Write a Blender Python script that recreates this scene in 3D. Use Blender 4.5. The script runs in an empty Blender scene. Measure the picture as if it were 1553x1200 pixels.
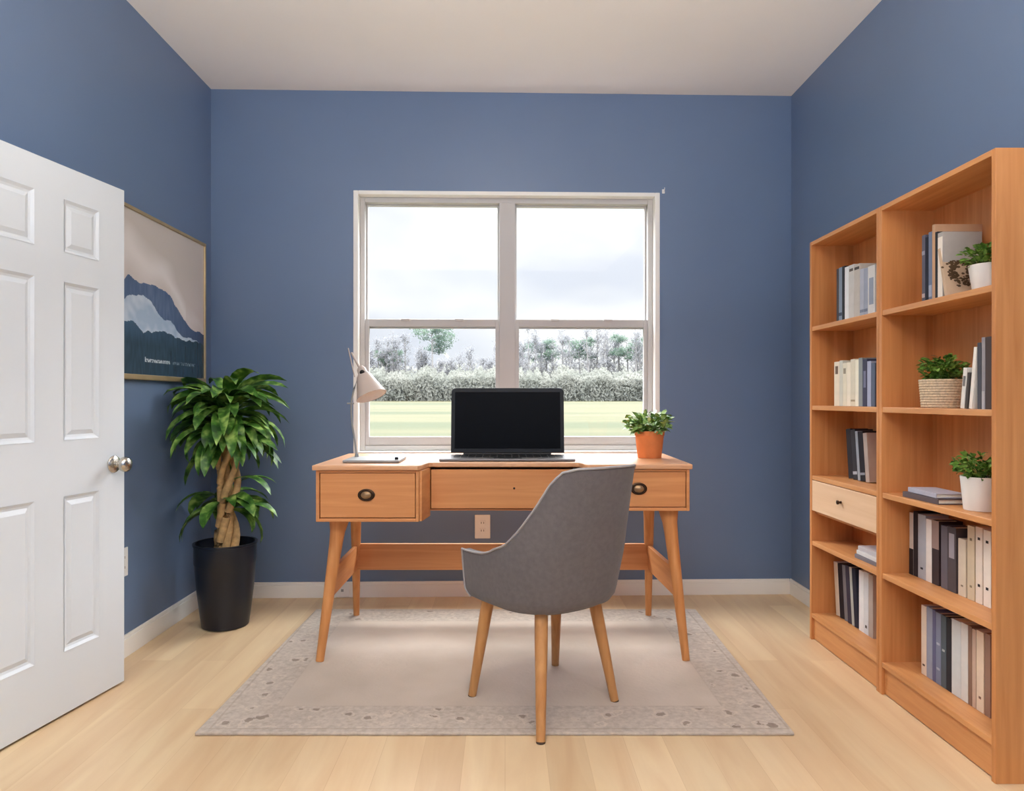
import bpy, bmesh, math, random
from mathutils import Vector, Matrix
R = math.radians
rnd = random.Random(7)
SC = bpy.context.scene
COL = SC.collection
F, CX, HY, H = 1050.0, 766.0, 605.0, 1.12      # focal length in px, vanishing point, camera height

# ------------------------------------------------------------------ materials
def lin(c):
    return tuple(((v/255)/12.92 if v/255 <= .04045 else ((v/255+.055)/1.055)**2.4) for v in c) + (1,)

def nt(m):
    m.use_nodes = True
    n = m.node_tree
    return n, n.nodes['Principled BSDF']

def plain(name, rgb, rough=.6, var=.06, scale=12, metal=0, spec=.3, bump=0, sheen=0):
    m = bpy.data.materials.new(name); n, b = nt(m)
    b.inputs['Roughness'].default_value = rough
    b.inputs['Metallic'].default_value = metal
    b.inputs['Specular IOR Level'].default_value = spec
    if sheen: b.inputs['Sheen Weight'].default_value = sheen
    tc = n.nodes.new('ShaderNodeTexCoord'); no = n.nodes.new('ShaderNodeTexNoise')
    no.inputs['Scale'].default_value = scale; no.inputs['Detail'].default_value = 4
    n.links.new(tc.outputs['Object'], no.inputs['Vector'])
    r = n.nodes.new('ShaderNodeValToRGB'); c = lin(rgb)
    r.color_ramp.elements[0].position = .3; r.color_ramp.elements[1].position = .7
    r.color_ramp.elements[0].color = tuple(max(0, v*(1-var)) for v in c[:3]) + (1,)
    r.color_ramp.elements[1].color = tuple(min(1, v*(1+var)) for v in c[:3]) + (1,)
    n.links.new(no.outputs['Fac'], r.inputs['Fac']); n.links.new(r.outputs['Color'], b.inputs['Base Color'])
    if bump:
        bp = n.nodes.new('ShaderNodeBump'); bp.inputs['Strength'].default_value = bump
        bp.inputs['Distance'].default_value = .002
        n2 = n.nodes.new('ShaderNodeTexNoise'); n2.inputs['Scale'].default_value = 350
        n.links.new(tc.outputs['Object'], n2.inputs['Vector'])
        n.links.new(n2.outputs['Fac'], bp.inputs['Height']); n.links.new(bp.outputs['Normal'], b.inputs['Normal'])
    return m

def wood(name, rgb, dark, axis='X', rough=.42, spec=.35):
    m = bpy.data.materials.new(name); n, b = nt(m)
    b.inputs['Roughness'].default_value = rough; b.inputs['Specular IOR Level'].default_value = spec
    tc = n.nodes.new('ShaderNodeTexCoord'); mp = n.nodes.new('ShaderNodeMapping')
    s = {'X': (1.2, 26, 26), 'Y': (26, 1.2, 26), 'Z': (26, 26, 1.2)}[axis]
    mp.inputs['Scale'].default_value = s
    n.links.new(tc.outputs['Object'], mp.inputs['Vector'])
    no = n.nodes.new('ShaderNodeTexNoise'); no.inputs['Scale'].default_value = 1.6
    no.inputs['Detail'].default_value = 6; no.inputs['Distortion'].default_value = .6
    n.links.new(mp.outputs['Vector'], no.inputs['Vector'])
    r = n.nodes.new('ShaderNodeValToRGB')
    r.color_ramp.elements[0].position = .28; r.color_ramp.elements[1].position = .72
    r.color_ramp.elements[0].color = lin(dark); r.color_ramp.elements[1].color = lin(rgb)
    n.links.new(no.outputs['Fac'], r.inputs['Fac']); n.links.new(r.outputs['Color'], b.inputs['Base Color'])
    return m

M = {}
M['wall'] = plain('blue wall paint', (104, 124, 154), .4, .03, 1.5, spec=.5, bump=.05)
M['ceil'] = plain('ceiling paint', (246, 241, 235), .9, .015, 2, spec=.1)
M['trim'] = plain('white trim paint', (238, 236, 230), .45, .01, 3)
M['door'] = plain('white door paint', (216, 222, 226), .4, .012, 3)
M['vinyl'] = plain('white window vinyl', (190, 188, 186), .45, .015, 4)
M['plate'] = plain('white plastic', (235, 235, 232), .35, .01, 4)
M['slot'] = plain('dark slot', (60, 60, 60), .5)
M['nickel'] = plain('satin nickel', (205, 198, 186), .25, .03, 5, metal=1)
M['deskX'] = wood('desk beech', (216, 152, 98), (196, 128, 76), 'X')
M['deskY'] = wood('desk beech side', (216, 152, 98), (196, 128, 76), 'Y')
M['deskZ'] = wood('desk beech leg', (214, 150, 92), (190, 122, 68), 'Z')
M['top'] = wood('desk top beech', (222, 170, 126), (206, 150, 106), 'X', rough=.3, spec=.65)
M['caseY'] = wood('bookcase beech shelf', (218, 158, 102), (198, 134, 80), 'Y')
M['caseZ'] = wood('bookcase beech panel', (212, 148, 92), (190, 124, 70), 'Z')
M['drawerf'] = wood('pale drawer front', (232, 196, 158), (222, 182, 142), 'Y')
M['chairleg'] = wood('chair leg oak', (200, 146, 92), (176, 120, 70), 'Z')
M['fabric'] = plain('grey woven upholstery', (108, 102, 101), .9, .08, 60, spec=.1, bump=.5, sheen=.2)
M['piping'] = plain('pale grey piping', (165, 160, 158), .8, .05, 60, spec=.1)
M['felt'] = plain('dark leg tip', (72, 56, 44), .8)
M['black'] = plain('black plastic', (22, 22, 24), .4, .05, 10, spec=.25)
M['screen'] = plain('black glossy screen', (10, 10, 12), .3, .02, 4, spec=.06)
M['lapbody'] = plain('dark silver laptop body', (120, 116, 114), .35, .03, 8, metal=.6)
M['keys'] = plain('black keys', (30, 30, 32), .5)
M['bronze'] = plain('dark bronze', (70, 52, 40), .35, .05, 10, metal=.8)
M['bronzelt'] = plain('aged brass', (150, 120, 88), .35, .05, 10, metal=.7)
M['lampgrey'] = plain('grey lamp metal', (150, 152, 150), .4, .03, 10, metal=.2)
M['lampwarm'] = plain('taupe lamp enamel', (186, 170, 158), .45, .03, 10)
M['lampin'] = plain('white lamp enamel inside', (240, 232, 226), .5, .02, 10)
M['terra'] = plain('terracotta', (206, 124, 72), .8, .08, 18)
M['soil'] = plain('dark soil', (46, 34, 26), .95, .3, 60)
M['potblack'] = plain('black glazed planter', (15, 21, 33), .32, .06, 6, spec=.5)
M['potwhite'] = plain('white ceramic pot', (232, 230, 224), .45, .02, 10)
M['gold'] = plain('champagne gilt frame', (190, 166, 126), .35, .1, 12, metal=.6)
M['page'] = plain('paper pages', (226, 218, 200), .9, .05, 80)
M['bark'] = plain('woody braided stem', (198, 160, 108), .8, .25, 40)
M['barkfar'] = plain('haze-tinted tree bark', (104, 102, 100), .9, .15, 4)  # washed-out grey stands in for haze over the far trunks

def leafmat(name, a, b_, c, sc=9):
    m = bpy.data.materials.new(name); n, b = nt(m)
    b.inputs['Roughness'].default_value = .42; b.inputs['Specular IOR Level'].default_value = .4
    tc = n.nodes.new('ShaderNodeTexCoord'); no = n.nodes.new('ShaderNodeTexNoise'); no.inputs['Scale'].default_value = sc
    n.links.new(tc.outputs['Object'], no.inputs['Vector'])
    r = n.nodes.new('ShaderNodeValToRGB'); e = r.color_ramp.elements
    e[0].position = .32; e[0].color = lin(a); e[1].position = .7; e[1].color = lin(c)
    k = e.new(.5); k.color = lin(b_)
    n.links.new(no.outputs['Fac'], r.inputs['Fac']); n.links.new(r.outputs['Color'], b.inputs['Base Color'])
    return m
M['leafbig'] = leafmat('dracaena leaves', (30, 66, 22), (72, 118, 40), (160, 190, 98), 22)
M['leafherb'] = leafmat('herb leaves', (52, 88, 30), (96, 138, 52), (150, 182, 92), 60)
M['leafterr'] = leafmat('pale herb leaves', (70, 108, 50), (132, 168, 88), (192, 210, 140), 50)
M['pinefar'] = leafmat('far pine needles', (70, 86, 72), (82, 96, 84), (94, 108, 92), .8)  # haze is painted into the far needles, twigs and undergrowth as washed-out tones
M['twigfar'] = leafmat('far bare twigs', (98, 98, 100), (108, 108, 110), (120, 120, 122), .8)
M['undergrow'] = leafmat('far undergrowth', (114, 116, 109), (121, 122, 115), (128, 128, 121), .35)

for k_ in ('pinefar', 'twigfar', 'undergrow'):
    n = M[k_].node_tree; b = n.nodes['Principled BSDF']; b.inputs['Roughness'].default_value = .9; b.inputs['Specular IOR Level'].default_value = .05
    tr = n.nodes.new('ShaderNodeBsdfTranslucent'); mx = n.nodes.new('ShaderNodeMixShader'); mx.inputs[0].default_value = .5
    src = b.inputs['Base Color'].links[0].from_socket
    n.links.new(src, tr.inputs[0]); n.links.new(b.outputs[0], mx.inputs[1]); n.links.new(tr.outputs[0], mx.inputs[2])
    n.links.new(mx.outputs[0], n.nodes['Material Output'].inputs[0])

def paper(name, rgb, rough=.6):
    k = 'pp_%d_%d_%d' % rgb
    if k not in M: M[k] = plain(name, rgb, rough, .05, 25)
    return M[k]

# floor: laminate planks running towards the window
def floor_mat():
    m = bpy.data.materials.new('pale laminate planks'); n, b = nt(m)
    b.inputs['Specular IOR Level'].default_value = .45
    tc = n.nodes.new('ShaderNodeTexCoord'); mp = n.nodes.new('ShaderNodeMapping')
    mp.inputs['Rotation'].default_value = (0, 0, R(90))
    n.links.new(tc.outputs['Object'], mp.inputs['Vector'])
    br = n.nodes.new('ShaderNodeTexBrick'); br.inputs['Scale'].default_value = 1
    br.inputs['Brick Width'].default_value = 1.25; br.inputs['Row Height'].default_value = .13
    br.inputs['Mortar Size'].default_value = .0012; br.inputs['Mortar Smooth'].default_value = .8
    br.inputs['Color1'].default_value = lin((228, 200, 158)); br.inputs['Color2'].default_value = lin((194, 158, 116))
    br.inputs['Mortar'].default_value = lin((186, 146, 106)); br.offset = .37; br.inputs['Bias'].default_value = -.1
    n.links.new(mp.outputs['Vector'], br.inputs['Vector'])
    mp2 = n.nodes.new('ShaderNodeMapping'); mp2.inputs['Scale'].default_value = (9, .9, 1)
    n.links.new(tc.outputs['Object'], mp2.inputs['Vector'])
    no = n.nodes.new('ShaderNodeTexNoise'); no.inputs['Scale'].default_value = 1.3; no.inputs['Detail'].default_value = 6
    no.inputs['Distortion'].default_value = .8
    n.links.new(mp2.outputs['Vector'], no.inputs['Vector'])
    r = n.nodes.new('ShaderNodeValToRGB'); r.color_ramp.elements[0].position = .3; r.color_ramp.elements[1].position = .7
    r.color_ramp.elements[0].color = lin((208, 172, 134)); r.color_ramp.elements[1].color = lin((236, 214, 174))
    n.links.new(no.outputs['Fac'], r.inputs['Fac'])
    mx = n.nodes.new('ShaderNodeMix'); mx.data_type = 'RGBA'; mx.inputs[0].default_value = .5
    n.links.new(br.outputs['Color'], mx.inputs[6]); n.links.new(r.outputs['Color'], mx.inputs[7])
    n.links.new(mx.outputs[2], b.inputs['Base Color'])
    r2 = n.nodes.new('ShaderNodeMapRange'); r2.inputs['To Min'].default_value = .28; r2.inputs['To Max'].default_value = .45
    n.links.new(no.outputs['Fac'], r2.inputs['Value']); n.links.new(r2.outputs['Result'], b.inputs['Roughness'])
    return m
M['floor'] = floor_mat()

def math_node(n, op, a, b=None, c=None):
    x = n.nodes.new('ShaderNodeMath'); x.operation = op
    for i, v in enumerate((a, b, c)):
        if v is None: continue
        if isinstance(v, (int, float)): x.inputs[i].default_value = v
        else: n.links.new(v, x.inputs[i])
    return x.outputs[0]

def rug_mat(hw, hd):
    m = bpy.data.materials.new('beige woven rug with faded border'); n, b = nt(m)
    b.inputs['Roughness'].default_value = .95; b.inputs['Specular IOR Level'].default_value = .05
    b.inputs['Sheen Weight'].default_value = .15
    tc = n.nodes.new('ShaderNodeTexCoord'); sx = n.nodes.new('ShaderNodeSeparateXYZ')
    n.links.new(tc.outputs['Object'], sx.inputs[0])
    ax = math_node(n, 'SUBTRACT', hw, math_node(n, 'ABSOLUTE', sx.outputs[0]))
    ay = math_node(n, 'SUBTRACT', hd, math_node(n, 'ABSOLUTE', sx.outputs[1]))
    d = math_node(n, 'MINIMUM', ax, ay)                       # distance to the nearest rug edge
    inb = math_node(n, 'LESS_THAN', d, .2)
    def mix(f, a, c):
        x = n.nodes.new('ShaderNodeMix'); x.data_type = 'RGBA'
        if isinstance(f, (int, float)): x.inputs[0].default_value = f
        else: n.links.new(f, x.inputs[0])
        for i, v in ((6, a), (7, c)):
            if isinstance(v, tuple): x.inputs[i].default_value = v
            else: n.links.new(v, x.inputs[i])
        return x.outputs[2]
    big = n.nodes.new('ShaderNodeTexNoise'); big.inputs['Scale'].default_value = 2.2; big.inputs['Detail'].default_value = 3
    n.links.new(tc.outputs['Object'], big.inputs['Vector'])
    sp = n.nodes.new('ShaderNodeTexNoise'); sp.inputs['Scale'].default_value = 55; sp.inputs['Detail'].default_value = 3
    n.links.new(tc.outputs['Object'], sp.inputs['Vector'])
    bf = n.nodes.new('ShaderNodeMapRange'); bf.inputs['From Min'].default_value = .35; bf.inputs['From Max'].default_value = .65
    n.links.new(big.outputs['Fac'], bf.inputs['Value'])
    field = mix(bf.outputs[0], lin((186, 172, 156)), lin((204, 190, 175)))
    bord = mix(sp.outputs['Fac'], lin((120, 108, 98)), lin((226, 212, 196)))
    c = mix(math_node(n, 'MULTIPLY', inb, .6), field, bord)
    # faded motifs: cell spots along two border bands
    vo = n.nodes.new('ShaderNodeTexVoronoi'); vo.inputs['Scale'].default_value = 12; vo.inputs['Randomness'].default_value = .75
    n.links.new(tc.outputs['Object'], vo.inputs['Vector'])
    n3 = n.nodes.new('ShaderNodeTexNoise'); n3.inputs['Scale'].default_value = 30
    n.links.new(tc.outputs['Object'], n3.inputs['Vector'])
    dd = math_node(n, 'ADD', vo.outputs['Distance'], math_node(n, 'MULTIPLY', math_node(n, 'SUBTRACT', n3.outputs['Fac'], .5), .75))
    spot = math_node(n, 'LESS_THAN', dd, .13)
    ring = math_node(n, 'MULTIPLY', math_node(n, 'GREATER_THAN', dd, .22), math_node(n, 'LESS_THAN', dd, .30))
    band = math_node(n, 'MULTIPLY', math_node(n, 'GREATER_THAN', d, .035), math_node(n, 'LESS_THAN', d, .18))
    c = mix(math_node(n, 'MULTIPLY', math_node(n, 'MULTIPLY', ring, band), .3), c, lin((224, 208, 188)))
    c = mix(math_node(n, 'MULTIPLY', math_node(n, 'MULTIPLY', spot, band), .6), c, lin((112, 92, 78)))
    line = math_node(n, 'COMPARE', d, .2, .004)
    c = mix(math_node(n, 'MULTIPLY', line, .1), c, lin((150, 130, 112)))
    line2 = math_node(n, 'COMPARE', d, .028, .004)
    c = mix(math_node(n, 'MULTIPLY', line2, .25), c, lin((132, 110, 92)))
    n.links.new(c, b.inputs['Base Color'])
    bp = n.nodes.new('ShaderNodeBump'); bp.inputs['Strength'].default_value = .5; bp.inputs['Distance'].default_value = .003
    n.links.new(sp.outputs['Fac'], bp.inputs['Height']); n.links.new(bp.outputs['Normal'], b.inputs['Normal'])
    return m

def glass_mat():
    m = bpy.data.materials.new('window glass'); m.use_nodes = True; n = m.node_tree
    n.nodes.clear()
    o = n.nodes.new('ShaderNodeOutputMaterial'); t = n.nodes.new('ShaderNodeBsdfTransparent')
    t.inputs[0].default_value = (.97, .98, .98, 1)
    g = n.nodes.new('ShaderNodeBsdfGlossy'); g.inputs['Roughness'].default_value = .02
    mx = n.nodes.new('ShaderNodeMixShader'); mx.inputs[0].default_value = .015
    n.links.new(t.outputs[0], mx.inputs[1]); n.links.new(g.outputs[0], mx.inputs[2]); n.links.new(mx.outputs[0], o.inputs[0])
    return m
M['glass'] = glass_mat()

# ------------------------------------------------------------------ mesh helpers
ORG = {}
def box(bm, x0, x1, y0, y1, z0, z1, mat=None):
    v = [bm.verts.new(p) for p in ((x0,y0,z0),(x1,y0,z0),(x1,y1,z0),(x0,y1,z0),(x0,y0,z1),(x1,y0,z1),(x1,y1,z1),(x0,y1,z1))]
    for f in ((0,3,2,1),(4,5,6,7),(0,1,5,4),(1,2,6,5),(2,3,7,6),(3,0,4,7)): bm.faces.new([v[i] for i in f])
    if mat is not None:
        for q in v: q.co = mat @ q.co
    return v

def prism(bm, pts, z0, z1):
    """closed outline in x,y extruded from z0 to z1"""
    a = [bm.verts.new((x, y, z0)) for x, y in pts]; b = [bm.verts.new((x, y, z1)) for x, y in pts]
    bm.faces.new(a[::-1]); bm.faces.new(b)
    k = len(pts)
    for i in range(k): bm.faces.new((a[i], a[(i+1) % k], b[(i+1) % k], b[i]))

def tube(bm, pts, rad, seg=14, cap=True):
    pts = [Vector(p) for p in pts]; n = len(pts)
    if not isinstance(rad, (list, tuple)): rad = [rad]*n
    rings = []
    up = Vector((0, 0, 1))
    for i, p in enumerate(pts):
        t = (pts[min(i+1, n-1)] - pts[max(i-1, 0)]).normalized()
        a = t.cross(up) if abs(t.dot(up)) < .95 else t.cross(Vector((1, 0, 0)))
        a.normalize(); b = t.cross(a).normalized()
        rings.append([bm.verts.new(p + (a*math.cos(2*math.pi*k/seg) + b*math.sin(2*math.pi*k/seg))*rad[i]) for k in range(seg)])
    for r0, r1 in zip(rings, rings[1:]):
        for k in range(seg): bm.faces.new((r0[k], r0[(k+1) % seg], r1[(k+1) % seg], r1[k]))
    if cap: bm.faces.new(rings[0][::-1]); bm.faces.new(rings[-1])

def lathe(bm, prof, c=(0, 0, 0), seg=32, mat=None, close=True):
    rings = []
    for r, z in prof:
        ring = []
        for k in range(seg):
            p = Vector((r*math.cos(2*math.pi*k/seg), r*math.sin(2*math.pi*k/seg), z))
            if mat is not None: p = mat @ p
            ring.append(bm.verts.new(p + Vector(c)))
        rings.append(ring)
    for r0, r1 in zip(rings, rings[1:]):
        for k in range(seg): bm.faces.new((r0[k], r0[(k+1) % seg], r1[(k+1) % seg], r1[k]))
    if close: bm.faces.new(rings[0][::-1]); bm.faces.new(rings[-1])

def BM(): return bmesh.new()

def obj(name, bm, m, parent=None, bevel=0, seg=2, smooth=False, world=True, label=None):
    bmesh.ops.recalc_face_normals(bm, faces=bm.faces)
    if parent is not None and world:
        off = ORG.get(parent, Vector((0, 0, 0)))
        bmesh.ops.translate(bm, vec=-off, verts=bm.verts)
    me = bpy.data.meshes.new(name); bm.to_mesh(me); bm.free()
    me.materials.append(m)
    if smooth:
        for p in me.polygons: p.use_smooth = True
        if smooth != 'full': me.set_sharp_from_angle(angle=R(40))
    o = bpy.data.objects.new(name, me); COL.objects.link(o)
    if parent is not None:
        o.parent = parent; ORG[o] = ORG.get(parent, Vector((0, 0, 0)))
    if bevel:
        b = o.modifiers.new('bevel', 'BEVEL'); b.width = bevel; b.segments = seg; b.limit_method = 'ANGLE'
        b.harden_normals = False
    if label: o['label'] = label
    return o

def thing(name, label, cat, loc=(0, 0, 0), rz=0, group=None):
    o = bpy.data.objects.new(name, None); COL.objects.link(o)
    o.empty_display_size = .05
    o.location = loc; o.rotation_euler = (0, 0, rz); o['label'] = label; o['category'] = cat
    if group: o['group'] = group
    ORG[o] = Vector(loc) if not rz else Vector((0, 0, 0))
    return o

def tag(o, label, cat, group=None):
    o['label'] = label; o['category'] = cat
    if group: o['group'] = group
    return o

def struct(name, bm, m, label, cat, bevel=0):
    o = obj(name, bm, m, bevel=bevel); o['kind'] = 'structure'; o['label'] = label; o['category'] = cat
    return o

# ------------------------------------------------------------------ room shell
XL, XR, CH = -1.652, 1.644, 2.86
YL, YR, YB = 3.889, 3.977, -1.3
bm = BM(); box(bm, XL-.15, XR+.15, YB-.15, 4.2, -.12, 0)
struct('floor', bm, M['floor'], 'pale wood laminate floor of long planks', 'floor')
bm = BM(); box(bm, XL-.15, XR+.15, YB-.15, 4.2, CH, CH+.12)
struct('ceiling', bm, M['ceil'], 'smooth warm white ceiling', 'ceiling')
bm = BM(); box(bm, XL-.15, XL, YB-.15, 4.15, 0, CH)
struct('wall_left', bm, M['wall'], 'blue painted left wall with the mountain picture', 'wall')
bm = BM(); box(bm, XR, XR+.15, YB-.15, 4.15, 0, CH)
struct('wall_right', bm, M['wall'], 'blue painted right wall behind the bookcases', 'wall')
bm = BM(); box(bm, XL, XR, YB-.15, YB, 0, CH)
struct('wall_front', bm, M['wall'], 'blue wall behind the viewer', 'wall')

# back wall, turned very slightly: local u along the wall, v outwards
TH = math.atan2(YR-YL, XR-XL)
yc = YL + (0-XL)*(YR-YL)/(XR-XL)
def back(o):
    o.location = (0, yc, 0); o.rotation_euler = (0, 0, TH); return o
U0, U1, Z0, Z1 = -.857, .884, .80, 2.297
bm = BM()
T = .15
box(bm, XL-.01, U0, 0, T, 0, CH); box(bm, U1, XR+.01, 0, T, 0, CH)
box(bm, U0, U1, 0, T, 0, Z0); box(bm, U0, U1, 0, T, Z1, CH)
back(struct('wall_back', bm, M['wall'], 'blue painted back wall around the window', 'wall'))

def baseprof(bm, length_pts):
    pass
bm = BM(); box(bm, XL+.012, XR-.012, -.013, 0, 0, .072); box(bm, XL+.012, XR-.012, -.009, 0, .072, .088)
back(struct('baseboard_back', bm, M['trim'], 'white baseboard along the back wall', 'baseboard', .002))
bm = BM(); box(bm, XL, XL+.013, 2.05, YL, 0, .08); box(bm, XL, XL+.009, 2.05, YL, .08, .096)
struct('baseboard_left', bm, M['trim'], 'white baseboard along the left wall', 'baseboard', .002)
bm = BM(); box(bm, XR-.013, XR, YB, YR, 0, .072); box(bm, XR-.009, XR, YB, YR, .072, .088)
struct('baseboard_right', bm, M['trim'], 'white baseboard along the right wall', 'baseboard', .002)

# window
w = thing('window_1', 'white vinyl double window with two upper and two lower panes above the desk', 'window')
back(w); w['kind'] = 'structure'
k = 1.02
bm = BM()   # reveal lining and outer frame
for a, b_ in (((U0, U0+.028), None), ((U1-.028, U1), None)):
    box(bm, a[0], a[1], -.006, .13, Z0, Z1)
box(bm, U0+.028, U1-.028, -.006, .13, Z1-.022, Z1); box(bm, U0+.028, U1-.028, -.02, .13, Z0, Z0+.022)
obj('window_surround', bm, M['trim'], w, .003, world=False)
IU0, IU1, IZ0, IZ1 = U0+.028, U1-.028, Z0+.022, Z1-.022
bm = BM(); fw = .028
box(bm, IU0, IU0+fw, .05, .125, IZ0, IZ1); box(bm, IU1-fw, IU1, .05, .125, IZ0, IZ1)
box(bm, IU0+fw, IU1-fw, .05, .125, IZ1-.03, IZ1); box(bm, IU0+fw, IU1-fw, .05, .125, IZ0, IZ0+.03)
obj('window_frame', bm, M['vinyl'], w, .003, world=False)
ML0, ML1 = -.032, .060
bm = BM(); box(bm, ML0, ML1, .045, .125, IZ0+.03, IZ1-.03)
obj('mullion', bm, M['vinyl'], w, .003, world=False)
def sash(name, u0, u1, z0, z1, v0, v1, st, top, bot):
    bm = BM()
    box(bm, u0, u0+st, v0, v1, z0, z1); box(bm, u1-st, u1, v0, v1, z0, z1)
    box(bm, u0+st, u1-st, v0, v1, z1-top, z1); box(bm, u0+st, u1-st, v0, v1, z0, z0+bot)
    s = obj(name, bm, M['vinyl'], w, .002, world=False)
    bm = BM(); vm = (v0+v1)/2
    box(bm, u0+st-.003, u1-st+.003, vm-.002, vm+.002, z0+bot-.003, z1-top+.003)
    obj('pane', bm, M['glass'], s, world=False)
    return s
ZM = 1.548
for a, b_ in ((IU0+fw, ML0), (ML1, IU1-fw)):
    sash('upper_sash', a, b_, ZM-.02, IZ1-.03, .092, .118, .010, .008, .04)
    ls = sash('lower_sash', a, b_, IZ0+.03, ZM+.03, .060, .086, .022, .042, .05)
    for q in (.3, .7):
        bm = BM(); uu = a+(b_-a)*q
        box(bm, uu-.025, uu+.025, .052, .062, ZM+.02, ZM+.032)
        obj('sash_lock', bm, M['vinyl'], ls, .002, world=False)

# outlets and small wall pieces
def outlet(name, label, cat, place, wd=.078, ht=.125, jack=False):
    t = thing(name, label, cat)
    place(t)
    bm = BM(); box(bm, -wd/2, wd/2, -.006, 0, -ht/2, ht/2)
    obj('cover_plate', bm, M['plate'], t, .003, world=False)
    if not jack:
        for s in (-1, 1):
            bm = BM(); box(bm, -.017, .017, -.009, -.0055, s*.022-.014, s*.022+.014)
            r = obj('receptacle', bm, M['plate'], t, .002, world=False)
            for q in (-1, 1):
                bm = BM(); box(bm, q*.007-.0015, q*.007+.0015, -.0094, -.0088, s*.022-.005, s*.022+.006)
                obj('slot', bm, M['slot'], r, world=False)
    else:
        bm = BM(); box(bm, -.007, .007, -.008, -.0055, -.007, .007)
        obj('socket', bm, M['lampgrey'], t, world=False)
    return t
def pb(u, v, z):
    p = Matrix.Rotation(TH, 4, 'Z') @ Vector((u, v, z)); p.y += yc
    def f(t): t.location = p; t.rotation_euler = (0, 0, TH)
    return f
outlet('wall_outlet', 'white wall outlet on the blue back wall below the desk drawer', 'outlet', pb(-.128, 0, .395), .088, .135)
outlet('phone_jack', 'small white socket set low on the baseboard behind the left desk leg', 'socket', pb(-.915, -.0135, .043), .08, .075, True)
def pl(t): t.location = (XL, 2.985, .412); t.rotation_euler = (0, 0, R(-90)+math.pi)
outlet('wall_outlet', 'white wall outlet on the left wall just beyond the door edge', 'outlet', pl)
t = thing('wall_hook', 'tiny pale curtain hook by the top right window corner', 'hook'); pb(.905, 0, 2.305)(t)
bm = BM(); box(bm, -.008, .008, -.004, 0, -.012, .012); obj('hook_plate', bm, M['plate'], t, .001, world=False)
bm = BM(); tube(bm, [(0, -.003, .002), (0, -.02, 0), (0, -.028, .006), (0, -.028, .014)], .0025, 8)
obj('hook_arm', bm, M['plate'], t, world=False, smooth=True)

# door, hinged on the left wall and swung back towards it
W, DH = .72, 1.94
ang = math.atan2(1, .181)
hx, hy = -1.5-.181*.709, 2.727-.709
d = thing('door_1', 'white six panel interior door standing open along the left wall', 'door', (hx, hy, 0), ang)
d['kind'] = 'structure'
def s2x(s): return W - s*1.016
cols = [(s2x(.290), s2x(.130)), (s2x(.572), s2x(.412))]
rows = [(.229, .776), (.974, 1.532), (1.637, 1.823)]
# slab with six recessed fields; front is local -y
bm = BM()
box(bm, 0, W, .008, .032, .01, DH)
xs = sorted([0, W] + [v for c in cols for v in c]); zs = sorted([.01, DH] + [v for r in rows for v in r])
def inpanel(x, z): return any(c[0] < x < c[1] for c in cols) and any(r[0] < z < r[1] for r in rows)
for f0, f1 in ((0, .008), (.032, .040)):
    for c0, c1 in zip(xs, xs[1:]):
        if not any(c[0] < (c0+c1)/2 < c[1] for c in cols): box(bm, c0, c1, f0, f1, .01, DH)
        else:
            for z0, z1 in zip(zs, zs[1:]):
                if not inpanel((c0+c1)/2, (z0+z1)/2): box(bm, c0, c1, f0, f1, z0, z1)
bmesh.ops.remove_doubles(bm, verts=bm.verts, dist=.0005)
obj('door_slab', bm, M['door'], d, world=False)
for c in cols:
    for r in rows:
        bm = BM()
        g, e = .004, .028
        # sloping moulding up to a raised field
        o_ = [(c[0], r[0]), (c[1], r[0]), (c[1], r[1]), (c[0], r[1])]
        def ring(ins, y): return [bm.verts.new(p) for p in ((c[0]+ins, y, r[0]+ins), (c[1]-ins, y, r[0]+ins), (c[1]-ins, y, r[1]-ins), (c[0]+ins, y, r[1]-ins))]
        rs = [ring(0, -.0015), ring(.010, .0055), ring(.018, .0075), ring(.034, .001)]
        for a, b_ in zip(rs, rs[1:]):
            for i in range(4): bm.faces.new((a[i], a[(i+1) % 4], b_[(i+1) % 4], b_[i]))
        bm.faces.new(rs[-1])
        obj('door_panel', bm, M['door'], d, world=False)
kz = .868; kx = W-.056
rot = Matrix.Rotation(R(90), 4, 'X')    # z axis -> -y
bm = BM(); lathe(bm, [(.033, 0), (.033, .004), (.028, .009), (.012, .011), (.0105, .028)], (kx, 0, kz), 32, rot)
kn = obj('knob_rose', bm, M['nickel'], d, smooth=True, world=False)
bm = BM(); lathe(bm, [(.011, .026), (.018, .031), (.027, .040), (.030, .050), (.027, .060), (.017, .067), (.003, .069)], (kx, 0, kz), 32, rot)
obj('door_knob', bm, M['nickel'], d, smooth=True, world=False)
bm = BM(); box(bm, W-.001, W+.0015, .010, .030, kz-.028, kz+.028); obj('latch_plate', bm, M['nickel'], d, world=False)
for z in (.2, .97, 1.72):
    bm = BM(); tube(bm, [(-.004, .04, z-.045), (-.004, .04, z+.045)], .006, 10); obj('hinge', bm, M['nickel'], d, world=False)

# ------------------------------------------------------------------ mountain picture
PY0, PY1, PZ0, PZ1 = 2.90, 3.765, 1.205, 1.962
pic = thing('framed_picture', 'framed mountain landscape print in a thin gilt frame on the left wall', 'picture', (XL, (PY0+PY1)/2, PZ0))
bm = BM(); fr = .016
for a in ((PY0, PY1, PZ0, PZ0+fr*1.5), (PY0, PY1, PZ1-fr, PZ1), (PY0, PY0+fr, PZ0+fr*1.5, PZ1-fr), (PY1-fr, PY1, PZ0+fr*1.5, PZ1-fr)):
    box(bm, XL+.002, XL+.028, a[0], a[1], a[2], a[3])
obj('picture_frame', bm, M['gold'], pic, .003)
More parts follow.
